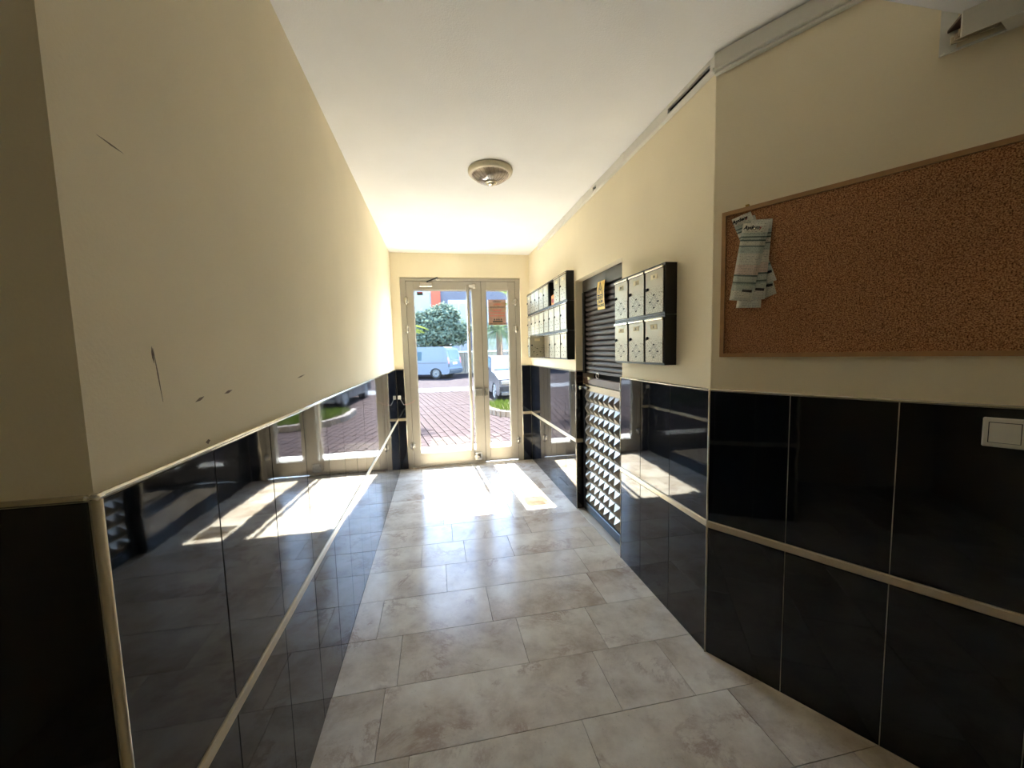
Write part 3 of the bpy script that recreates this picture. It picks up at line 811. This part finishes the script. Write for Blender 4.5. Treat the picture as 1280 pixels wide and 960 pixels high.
def bill(tl, tr_, br, bl_, off, label, curl=0.006, logo=True):
    """a printed bill; its four corners (s along the wall, z) and its height off the cork"""
    o = Vector(((tl[0] + tr_[0]) / 2, (tl[1] + tr_[1]) / 2))
    t = thing('paper_bill', label, 'bill', fp(o.x, -PL + 0.012 + off, o.y), FROT, 'bills pinned on the cork board')
    n, k = 10, 4
    def at(u, v, lift=0.0):
        a = Vector(tl) * (1 - u) + Vector(tr_) * u; c = Vector(bl_) * (1 - u) + Vector(br) * u
        p = a * v + c * (1 - v) - o
        return (p.x, -curl * ((1 - v) ** 1.6) - 0.0020 * math.sin(PI * u) * (1 - v) - lift, p.y)
    me = bpy.data.meshes.new('sheet'); bm = bmesh.new(); uvl = bm.loops.layers.uv.new('UVMap')
    grid = [[(bm.verts.new(at(j / k, 1 - i / n)), j / k, 1 - i / n) for j in range(k + 1)] for i in range(n + 1)]
    for i in range(n):
        for j in range(k):
            q = [grid[i][j], grid[i + 1][j], grid[i + 1][j + 1], grid[i][j + 1]]
            f = bm.faces.new([a[0] for a in q]); f.smooth = True
            for lp_, a in zip(f.loops, q): lp_[uvl].uv = (a[1], a[2])
    bm.to_mesh(me); bm.free(); me.materials.append(M['bill_print'])
    sh_ = link('sheet', me, t)
    md = sh_.modifiers.new('thickness', 'SOLIDIFY'); md.thickness = 0.0005; md.offset = 1
    ang = math.atan2(tr_[1] - tl[1], tr_[0] - tl[0])
    if logo:
        text('lettering', 'Aydem', 0.020, M['print_black'], t, at(0.36, 0.945, 0.001), (PI / 2, -ang, 0), bold=0.0008, shear=0.2, depth=0.0002)
        text('lettering', 'y', 0.017, M['print_red'], t, at(0.70, 0.945, 0.001), (PI / 2, -ang, 0), bold=0.0006, depth=0.0002)
    ww = (Vector(br) - Vector(bl_)).length
    MB().plate([(0.0, 0.0), (ww * 0.44, 0.0), (ww * 0.44, 0.010), (0.0, 0.010)], -0.0004, 0.0).build('print_band', M['print_black'], t, at(0.50, 0.12, 0.001), (0, -ang, 0))
    return t
bill((0.091, 1.958), (0.165, 1.964), (0.249, 1.644), (0.188, 1.622), 0.0008, 'printed bill tilted right, lowest of the two ending at lower right', 0.004, False)
bill((0.079, 1.967), (0.150, 1.981), (0.249, 1.695), (0.186, 1.679), 0.0045, 'printed bill tilted right with its corner at top left of the bunch', 0.004)
bill((0.140, 1.924), (0.208, 1.913), (0.199, 1.594), (0.108, 1.601), 0.0100, 'printed bill hanging lowest at the bottom of the bunch', 0.004, False)
bill((0.155, 1.944), (0.231, 1.930), (0.213, 1.625), (0.140, 1.627), 0.0140, 'printed bill half hidden behind the front one on the cork board', 0.005, False)
bill((0.129, 1.936), (0.223, 1.916), (0.167, 1.620), (0.084, 1.635), 0.0180, 'front printed bill of the bunch pinned on the cork board', 0.006)
pn = thing('push_pin', 'small steel pin holding the bills on the cork board', 'pin', fp(0.172, -PL + 0.0335, 1.905), FROT)
MB().lathe([(0.0035, -0.006), (0.0045, -0.003), (0.0015, 0.001), (0.001, 0.012)], 10, (0, 0, 0), 'y').build('pin_head', M['steel'], pn)

# ------------------------------------------------------------------ light switch
sw = thing('light_switch', 'square white light switch on the black tiles under the cork board', 'switch', fp(0.787, 0.0, 1.130), FROT)
MB().box(0.0, 0.084, -0.008, -0.0005, 0.0, 0.087, 0.003).build('plate', M['white_plastic'], sw)
MB().box(0.011, 0.073, -0.0085, -0.0078, 0.013, 0.074).build('rocker_gap', M['dark_seal'], sw)
b = MB().add([(0.013, -0.008, 0.015), (0.071, -0.008, 0.015), (0.071, -0.008, 0.072), (0.013, -0.008, 0.072), (0.013, -0.0135, 0.015), (0.071, -0.0135, 0.015), (0.071, -0.0100, 0.072), (0.013, -0.0100, 0.072)],
             [(0, 3, 2, 1), (4, 5, 6, 7), (0, 1, 5, 4), (1, 2, 6, 5), (2, 3, 7, 6), (3, 0, 4, 7)])
b.build('rocker', M['white_plastic'], sw)

# ------------------------------------------------------------------ outside
ZG = -0.18
ground = struct(MB().box(-40, 40, YE + 0.14, 70, ZG - 0.4, ZG - 0.065).build('ground', M['paver_joint']))
# far paving and road beyond the modelled pavers
PX0, PX1, PY1 = -5.0, 7.0, 16.2
b = MB(); b.box(-40, 40, 18.2, 70, ZG - 0.064, ZG); b.box(-40, PX0, YE + 0.141, 16.2, ZG - 0.064, ZG); b.box(PX1, 40, YE + 0.141, 16.2, ZG - 0.064, ZG)
b.build('far_paving', M['ground_far'], ground)
MB().box(-40, 40, 16.3, 18.1, ZG - 0.064, ZG + 0.004).build('road_band', M['asphalt_band'], ground)
b = MB()
step = MB().box(-1.6, 2.6, YE + 0.142, 6.15, ZG - 0.06, -0.020, 0.008).build('doorstep', M['step_stone'], ground)
MB().box(DX0 + 0.002, DX1 - 0.002, YE + 0.075, YE + 0.1415, -0.06, -0.008).build('outer_sill', M['step_stone'], ground)
RA = math.radians(-80.8); ux, uy = math.cos(RA), math.sin(RA); vx, vy = -uy, ux
PWID, PLEN = 0.157, 0.21
pav = []
for i in range(-80, 90):
    for j in range(-60, 60):
        u = (j + 0.5 * (i % 2)) * PLEN; v = i * PWID
        x = 0.4 + ux * u + vx * v; y = 10.6 + uy * u + vy * v
        if PX0 < x < PX1 and 6.10 < y < PY1 + 0.05 and not (x > 1.4 and 9.3 < y < 11.4 and x < 6): pav.append((x, y))
near = sorted((p for p in pav if -0.5 - 0.02 * p[1] < p[0] < 0.22 * p[1] and p[1] > 6.25), key=lambda p: p[1])[:300]
pm = MB().box(-PLEN / 2 + 0.006, PLEN / 2 - 0.006, -PWID / 2 + 0.007, PWID / 2 - 0.007, -0.05, 0.0, 0.005).mesh('paver', M['paver_red'])
ns = set(near)
for x, y in near:
    link('paver', pm, ground, (x, y, ZG + random.uniform(-0.003, 0.003)), (0, 0, RA))
b = MB()
ca, sa = math.cos(RA), math.sin(RA)
for x, y in pav:
    if (x, y) in ns: continue
    dz = random.uniform(-0.003, 0.003); hl, hw = PLEN / 2 - 0.006, PWID / 2 - 0.007
    q = [(x + ca * a - sa * c, y + sa * a + ca * c) for a, c in ((-hl, -hw), (hl, -hw), (hl, hw), (-hl, hw))]
    b.add([(p[0], p[1], ZG - 0.05) for p in q] + [(p[0], p[1], ZG + dz) for p in q], [(4, 5, 6, 7), (0, 1, 5, 4), (1, 2, 6, 5), (2, 3, 7, 6), (3, 0, 4, 7)])
stuff(b.build('paver_field', M['paver_red'], ground))

# planting bed with kerb stones and grass
bed = thing('planting_bed', 'raised grass bed with pale kerb stones outside the narrow pane', 'planting bed', (0, 0, ZG))
outl = []
for k in range(13):
    a = PI + (PI / 2) * k / 12
    outl.append((2.55 + 1.22 * math.cos(a), 10.35 + 1.22 * math.sin(a)))
outl = [(1.33, 11.4), (1.33, 10.9)] + outl + [(3.2, 9.13), (3.9, 9.13), (4.6, 9.13), (5.3, 9.13), (6.0, 9.13)]
MB().prism(outl + [(6.0, 11.4)], -0.06, 0.10).build('soil', M['soil'], bed)
for (a, c) in zip(outl[:-1], outl[1:]):
    d = Vector((c[0] - a[0], c[1] - a[1])); ln2 = d.length; d.normalize()
    MB().box(0.004, ln2 - 0.004, -0.10, 0.02, -0.06, 0.135, 0.010).build('kerb_stone', M['kerb'], bed, (a[0], a[1], 0), (0, 0, math.atan2(d.y, d.x)))
b = MB(); random.seed(3)
for k in range(9000):
    x, y = random.uniform(1.40, 5.9), random.uniform(9.2, 11.35)
    if x < 2.55 and y < 10.35 and (x - 2.55) ** 2 + (y - 10.35) ** 2 > 1.12 ** 2: continue
    h = random.uniform(0.06, 0.16); a = random.uniform(0, PI); r = random.uniform(0.006, 0.014)
    dx, dy = math.cos(a) * r, math.sin(a) * r; lx, ly = random.uniform(-.06, .06), random.uniform(-.06, .06)
    b.add([(x - dx, y - dy, 0.095), (x + dx, y + dy, 0.095), (x + lx, y + ly, 0.095 + h)], [(0, 1, 2)])
stuff(b.build('grass', M['grass'], bed))

# vehicles
def wheel(parent, x, y, r, wdt, side):
    t = MB().lathe([(r * 0.62, -wdt / 2), (r * 0.94, -wdt / 2), (r, -wdt / 3), (r, wdt / 3), (r * 0.94, wdt / 2), (r * 0.62, wdt / 2)], 28, (x, y, r), 'y').build('wheel', M['tyre'], parent)
    b = MB().lathe([(r * 0.20, -0.010), (r * 0.16, 0.010)], 16, (x, y + side * wdt * 0.52, r), 'y')
    yy = y + side * wdt * 0.5
    for k in range(10):
        a = 2 * PI * k / 10; c, s_ = math.cos(a), math.sin(a); n_ = (-s_ * 0.028, c * 0.028)
        b.add([(x + c * r * .1 + n_[0], yy, r + s_ * r * .1 + n_[1]), (x + c * r * .1 - n_[0], yy, r + s_ * r * .1 - n_[1]), (x + c * r * .62 - n_[0], yy, r + s_ * r * .62 - n_[1]), (x + c * r * .62 + n_[0], yy, r + s_ * r * .62 + n_[1]),
               (x + c * r * .1 + n_[0], yy + side * .012, r + s_ * r * .1 + n_[1]), (x + c * r * .1 - n_[0], yy + side * .012, r + s_ * r * .1 - n_[1]), (x + c * r * .62 - n_[0], yy + side * .012, r + s_ * r * .62 - n_[1]), (x + c * r * .62 + n_[0], yy + side * .012, r + s_ * r * .62 + n_[1])],
              [(0, 3, 2, 1), (4, 5, 6, 7), (0, 1, 5, 4), (1, 2, 6, 5), (2, 3, 7, 6), (3, 0, 4, 7)])
    rim = [(x + r * 0.64 * math.cos(2 * PI * k / 24), yy, r + r * 0.64 * math.sin(2 * PI * k / 24)) for k in range(25)]
    b.tube(rim, 0.025, 6)
    b.build('rim', M['alloy'], t)

def body_mesh(lower, upper, belt, w0, w1, ztop):
    """lower: outline front belt -> underside -> rear belt; upper: rear belt -> roof -> front belt (x,z)"""
    wz = lambda z: w0 if z <= belt else w0 + (w1 - w0) * (z - belt) / (ztop - belt)
    b = MB()
    for sgn in (1, -1):
        for poly in (lower, upper):
            vs = [(x, sgn * wz(z), z) for x, z in poly]
            b.add(vs, [list(range(len(vs)))])
    ring = lower + upper[1:-1]
    n_ = len(ring)
    for i in range(n_):
        p, q = ring[i], ring[(i + 1) % n_]
        b.add([(p[0], wz(p[1]), p[1]), (q[0], wz(q[1]), q[1]), (q[0], -wz(q[1]), q[1]), (p[0], -wz(p[1]), p[1])], [(0, 1, 2, 3)])
    return b, wz
def arch(cx, r, zb, n_=9):
    return [(cx + r * math.cos(PI * k / n_), max(zb, zb + 0.02 + r * math.sin(PI * k / n_) * 0.98)) for k in range(n_ + 1)]

# the van: local +x is its tail
vang = math.radians(-28)
van = thing('van', 'pale blue-grey van parked across the road', 'van', (0.62, 23.75, ZG), vang)
low = [(-4.25, 1.02), (-4.55, 0.85), (-4.6, 0.35), (-4.1, 0.25)] + arch(-3.65, 0.40, 0.25)[::-1] + arch(-0.80, 0.40, 0.25)[::-1] + [(0.0, 0.28), (0.12, 0.40), (0.12, 0.62), (0.04, 0.70), (0.04, 1.02)]
upp = [(0.04, 1.02), (-0.02, 1.35), (-0.14, 1.86), (-0.30, 1.94), (-2.9, 1.95), (-3.35, 1.88), (-4.25, 1.02)]
bm_, wz = body_mesh(low, upp, 1.02, 0.95, 0.80, 1.95)
# origin sits at the near rear corner: shift the body back by half its width
vroot = bm_.build('body', M['van_paint'], van, (0, 0.95, 0))
def side_panel(poly, mat, name, off=0.006):
    b = MB(); n_ = len(poly)
    vs = [(x, -wz(z) - off, z) for x, z in poly] + [(x, -wz(z) + 0.01, z) for x, z in poly]
    b.add(vs, [list(range(n_)), list(range(n_, 2 * n_))[::-1]] + [(i, n_ + i, n_ + (i + 1) % n_, (i + 1) % n_) for i in range(n_)])
    return b.build(name, mat, van, (0, 0.95, 0))
side_panel([(-2.35, 1.12), (-1.75, 1.12), (-1.75, 1.66), (-2.35, 1.66)], M['car_glass'], 'side_window')
side_panel([(-3.6, 1.12), (-2.55, 1.12), (-2.55, 1.70), (-3.25, 1.70)], M['car_glass'], 'side_window')
side_panel([(-1.62, 1.10), (-0.25, 1.10), (-0.32, 1.72), (-1.62, 1.72)], M['van_paint'], 'pressed_panel', 0.012)
side_panel([(-3.2, 0.94), (-0.05, 0.94), (-0.05, 0.98), (-3.2, 0.98)], M['bumper_dark'], 'side_groove', 0.002)
def rear_panel(y0, y1, z0, z1, mat, name, off=0.012):
    xr = lambda z: 0.04 if z < 1.02 else (0.04 - 0.06 * (z - 1.02) / 0.33 if z < 1.35 else -0.02 - 0.12 * (z - 1.35) / 0.51)
    b = MB(); q = [(y0, z0), (y1, z0), (y1, z1), (y0, z1)]
    vs = [(xr(z) + off, y, z) for y, z in q] + [(xr(z) - 0.01, y, z) for y, z in q]
    b.add(vs, [(0, 1, 2, 3), (7, 6, 5, 4), (0, 4, 5, 1), (1, 5, 6, 2), (2, 6, 7, 3), (3, 7, 4, 0)])
    return b.build(name, mat, van, (0, 0.95, 0))
rear_panel(-0.66, 0.66, 1.16, 1.72, M['car_glass'], 'rear_window')
rear_panel(-0.92, -0.76, 0.92, 1.28, M['tail_red'], 'tail_light'); rear_panel(0.76, 0.92, 0.92, 1.28, M['tail_red'], 'tail_light')
rear_panel(-0.92, -0.76, 0.62, 0.90, M['bumper_dark'], 'tail_light')
rear_panel(-0.28, 0.28, 0.86, 1.00, M['plate_white'], 'number_plate', 0.02)
MB().box(0.02, 0.17, -0.90, 0.90, 0.42, 0.60, 0.03).build('bumper', M['bumper_dark'], van, (0, 0.95, 0))
for x in (-3.65, -0.80):
    for s_ in (-1, 1): wheel(van, x, 0.95 + s_ * 0.80, 0.34, 0.23, s_)

# the dark car: local +x is its front
cang = math.radians(-86)
car = thing('car', 'dark blue car parked behind the grass bed', 'car', (2.66, 12.55, ZG), cang)
low = [(-3.35, 0.86), (-3.42, 0.62), (-3.38, 0.30), (-3.0, 0.22)] + arch(-2.75, 0.36, 0.22)[::-1] + arch(-0.10, 0.36, 0.22)[::-1] + [(0.55, 0.22), (0.68, 0.30), (0.70, 0.52), (0.60, 0.74), (0.0, 0.90), (-0.45, 0.95)]
low[0] = (-3.35, 0.95)
upp = [(-0.45, 0.95), (-1.15, 1.36), (-1.45, 1.43), (-2.35, 1.44), (-2.9, 1.32), (-3.35, 0.95)]
bm_, wz = body_mesh(low, upp, 0.95, 0.86, 0.66, 1.44)
bm_.build('body', M['car_paint'], car)
def cside(poly, mat, name, sgn, off=0.006):
    b = MB(); n_ = len(poly)
    vs = [(x, sgn * (wz(z) + off), z) for x, z in poly] + [(x, sgn * (wz(z) - 0.01), z) for x, z in poly]
    b.add(vs, [list(range(n_)), list(range(n_, 2 * n_))[::-1]] + [(i, n_ + i, n_ + (i + 1) % n_, (i + 1) % n_) for i in range(n_)])
    b.build(name, mat, car)
for s_ in (1, -1):
    cside([(-0.95, 0.99), (-1.75, 0.99), (-1.75, 1.36), (-1.35, 1.36)], M['car_glass'], 'side_window', s_)
    cside([(-1.83, 0.99), (-2.75, 0.99), (-2.45, 1.34), (-1.83, 1.36)], M['car_glass'], 'side_window', s_)
    cside([(-0.3, 0.55), (-2.5, 0.55), (-2.5, 0.58), (-0.3, 0.58)], M['bumper_dark'], 'side_groove', s_, 0.003)
b = MB()
q = [(-0.52, 0.99), (-1.12, 1.342)]
b.add([(q[0][0] + .012, -0.76, q[0][1] + .012), (q[0][0] + .012, 0.76, q[0][1] + .012), (q[1][0] + .012, 0.64, q[1][1] + .012), (q[1][0] + .012, -0.64, q[1][1] + .012), (q[0][0] - .02, -0.76, q[0][1]), (q[0][0] - .02, 0.76, q[0][1]), (q[1][0] - .02, 0.64, q[1][1]), (q[1][0] - .02, -0.64, q[1][1])],
      [(0, 1, 2, 3), (7, 6, 5, 4), (0, 4, 5, 1), (1, 5, 6, 2), (2, 6, 7, 3), (3, 7, 4, 0)])
b.build('windscreen', M['windscreen'], car)
for s_ in (1, -1):
    MB().box(0.50, 0.70, s_ * 0.50, s_ * 0.80, 0.56, 0.70, 0.03).build('headlight', M['alloy'], car)
MB().box(0.60, 0.715, -0.42, 0.42, 0.50, 0.66, 0.01).build('grille', M['bumper_dark'], car)
MB().box(0.56, 0.72, -0.80, 0.80, 0.24, 0.36, 0.02).build('bumper', M['bumper_dark'], car)
MB().box(0.715, 0.725, -0.26, 0.26, 0.38, 0.48).build('number_plate', M['plate_white'], car)
for s_ in (1, -1):
    MB().box(-0.98, -0.80, s_ * 0.86, s_ * 1.02, 0.96, 1.08, 0.03).build('mirror', M['car_paint'], car)
for x in (-2.75, -0.10):
    for s_ in (-1, 1): wheel(car, x, s_ * 0.74, 0.31, 0.20, s_)

# plants
def foliage(parent, blobs, n_, leaf, mat, seed):
    random.seed(seed); b = MB()
    tot = sum(r ** 2 for _, r in blobs)
    for c, r in blobs:
        for k in range(int(n_ * r * r / tot)):
            d = Vector((random.gauss(0, 1), random.gauss(0, 1), random.gauss(0, 1))).normalized()
            p = Vector(c) + d * r * random.uniform(0.5, 1.22)
            a = Vector((random.gauss(0, 1), random.gauss(0, 1), random.gauss(0, 0.6))).normalized()
            e = a.cross(d + Vector((0.01, 0, 0))).normalized()
            s_ = leaf * random.uniform(0.6, 1.3)
            b.add([p - a * s_, p + e * s_ * 0.42, p + a * s_, p - e * s_ * 0.42], [(0, 1, 2, 3)])
    return stuff(b.build('foliage', mat, parent))
tr = thing('street_tree', 'dense dark green tree standing behind the van', 'tree', (0.4, 27.5, ZG))
b = MB().tube([(0, 0, 0), (0.05, 0, 1.2), (-0.05, 0.1, 2.4), (0.1, 0, 3.4)], [0.16, 0.13, 0.11, 0.05], 10); b.tube([(0, 0.05, 1.8), (0.6, 0.1, 2.7), (0.9, 0, 3.2)], [0.07, 0.05, 0.03], 8); b.tube([(0, 0.05, 1.7), (-0.6, 0, 2.6), (-1.0, 0, 3.2)], [0.07, 0.05, 0.03], 8)
b.build('trunk', M['bark'], tr)
foliage(tr, [((0, 0, 3.6), 1.05), ((-0.9, 0.1, 3.3), 0.85), ((0.9, 0, 3.2), 0.85), ((0.1, -0.3, 2.7), 0.95), ((-1.5, 0, 3.9), 0.55), ((0.3, 0, 4.3), 0.65), ((1.3, 0.1, 2.6), 0.5), ((-1.0, -0.2, 2.4), 0.7), ((-1.9, 0.2, 2.9), 0.6), ((0.9, 0.1, 4.1), 0.4), ((-0.6, 0, 4.3), 0.4), ((1.75, 0, 3.2), 0.35)], 7000, 0.17, M['tree_leaf'], 5)

def palm(root, c, n_, length, droop, mat, seed, elev=(0.2, 1.2), width=0.30):
    random.seed(seed)
    for k in range(n_):
        a = 2 * PI * k / n_ + random.uniform(-.2, .2); el = random.uniform(*elev); ln3 = length * random.uniform(0.8, 1.1)
        b = MB(); pts = []
        for i in range(13):
            t = i / 12
            r = ln3 * t * math.cos(el) ; z = ln3 * (t * math.sin(el) - droop * t * t)
            pts.append(Vector((c[0] + r * math.cos(a), c[1] + r * math.sin(a), c[2] + z)))
        b.tube(pts, [0.020 * (1 - 0.8 * i / 12) for i in range(13)], 5)
        side = Vector((-math.sin(a), math.cos(a), 0))
        for i in range(2, 13):
            for h in (0.0, 0.5):
                if i == 12 and h: continue
                p = pts[i] if h == 0 else (pts[i] + pts[i + 1]) / 2
                t = (pts[i] - pts[i - 1]).normalized(); wl_ = width * math.sin(PI * min(1, 0.12 + 0.85 * i / 12))
                for s_ in (1, -1):
                    tip = p + side * s_ * wl_ * 0.8 + t * wl_ * 0.7 + Vector((0, 0, -0.25 * wl_))
                    b.add([p, p + t * 0.035, tip], [(0, 1, 2)])
        b.build('frond', mat, root)
pl = thing('palm_tree', 'palm with sunlit yellow-green fronds at the left edge of the wide pane', 'palm', (-1.14, 9.6, ZG))
MB().tube([(0, 0, 0), (0.02, 0, 1.0), (0, 0, 2.05)], [0.17, 0.14, 0.12], 12).build('trunk', M['bark'], pl)
palm(pl, (0, 0, 2.0), 17, 1.22, 0.55, M['palm_leaf'], 11, (0.25, 1.15), 0.36)
yc = thing('palm_tree', 'drooping pale green palm behind the dark car', 'palm', (2.74, 17.2, ZG))
MB().tube([(0, 0, 0), (0.03, 0, 1.2), (0, 0, 2.5)], [0.20, 0.16, 0.13], 12).build('trunk', M['bark'], yc)
palm(yc, (0, 0, 2.45), 30, 1.5, 0.95, M['yucca_leaf'], 21, (0.1, 1.3), 0.42)
y2 = thing('palm_tree', 'tall green palm frond crown at the top of the narrow pane', 'palm', (4.35, 21.5, ZG))
MB().tube([(0, 0, 0), (0.05, 0, 2.0), (0, 0, 4.1)], [0.22, 0.17, 0.14], 12).build('trunk', M['bark'], y2)
palm(y2, (0, 0, 4.05), 16, 1.9, 0.55, M['palm_leaf'], 31, (0.1, 1.2), 0.5)

# house across the road
hs = thing('house', 'pale house with an orange pier and white window behind the tree', 'building', (0, 32, ZG))
MB().box(-9.0, -0.235, 0, 6, 0, 9.0).build('white_wall', M['render_white'], hs)
MB().box(-0.23, 0.49, -0.12, 6, 0, 9.3).build('orange_pier', M['render_orange'], hs)
MB().box(0.495, 9.5, 0.05, 6, 0, 9.0).build('grey_wall', M['render_blue'], hs)
for (x0, x1, z0, z1) in ((1.06, 2.75, 3.9, 5.72), (4.2, 5.9, 3.9, 5.72), (1.06, 2.75, 0.9, 2.6), (4.2, 5.9, 0.9, 2.6)):
    f = MB().box(x0, x1, -0.02, 0.06, z0, z1, 0.01).build('window', M['window_white'], hs)
    for k in range(2):
        a = x0 + 0.10 + k * (x1 - x0 - 0.1) / 2
        MB().box(a, a + (x1 - x0 - 0.3) / 2, -0.03, -0.018, z0 + 0.10, z1 - 0.28).build('pane', M['render_white'], f)
for (x0, x1, z0, z1) in ((-3.6, -2.2, 3.9, 5.5), (-6.4, -5.0, 3.9, 5.5), (-3.6, -2.2, 0.9, 2.5)):
    f = MB().box(x0, x1, -0.07, 0.01, z0, z1, 0.01).build('window', M['window_white'], hs)
    MB().box(x0 + 0.1, x1 - 0.1, -0.08, -0.068, z0 + 0.1, z1 - 0.1).build('pane', M['car_glass'], f)
bw = thing('boundary_wall', 'low pale stone wall beyond the parked vehicles', 'wall', (0, 28.8, ZG))
for k in range(16):
    x0 = 1.2 + k * 0.8
    MB().box(x0 + 0.01, x0 + 0.79, 0, 0.25, 0, 1.55, 0.02).build('wall_block', M['stone_wall'], bw)
MB().box(1.15, 14.1, -0.05, 0.30, 1.552, 1.65, 0.015).build('coping', M['step_stone'], bw)
tp = thing('plant_pot', 'terracotta pot showing above the roof of the van', 'pot', (0.20, 29.0, ZG))
MB().box(-0.28, 0.28, -0.28, 0.28, 0, 1.85, 0.02).build('pedestal', M['stone_wall'], tp)
MB().lathe([(0.22, 1.852), (0.26, 2.0), (0.34, 2.30), (0.38, 2.31), (0.38, 2.40), (0.33, 2.40)], 20).build('pot', M['terracotta'], tp)
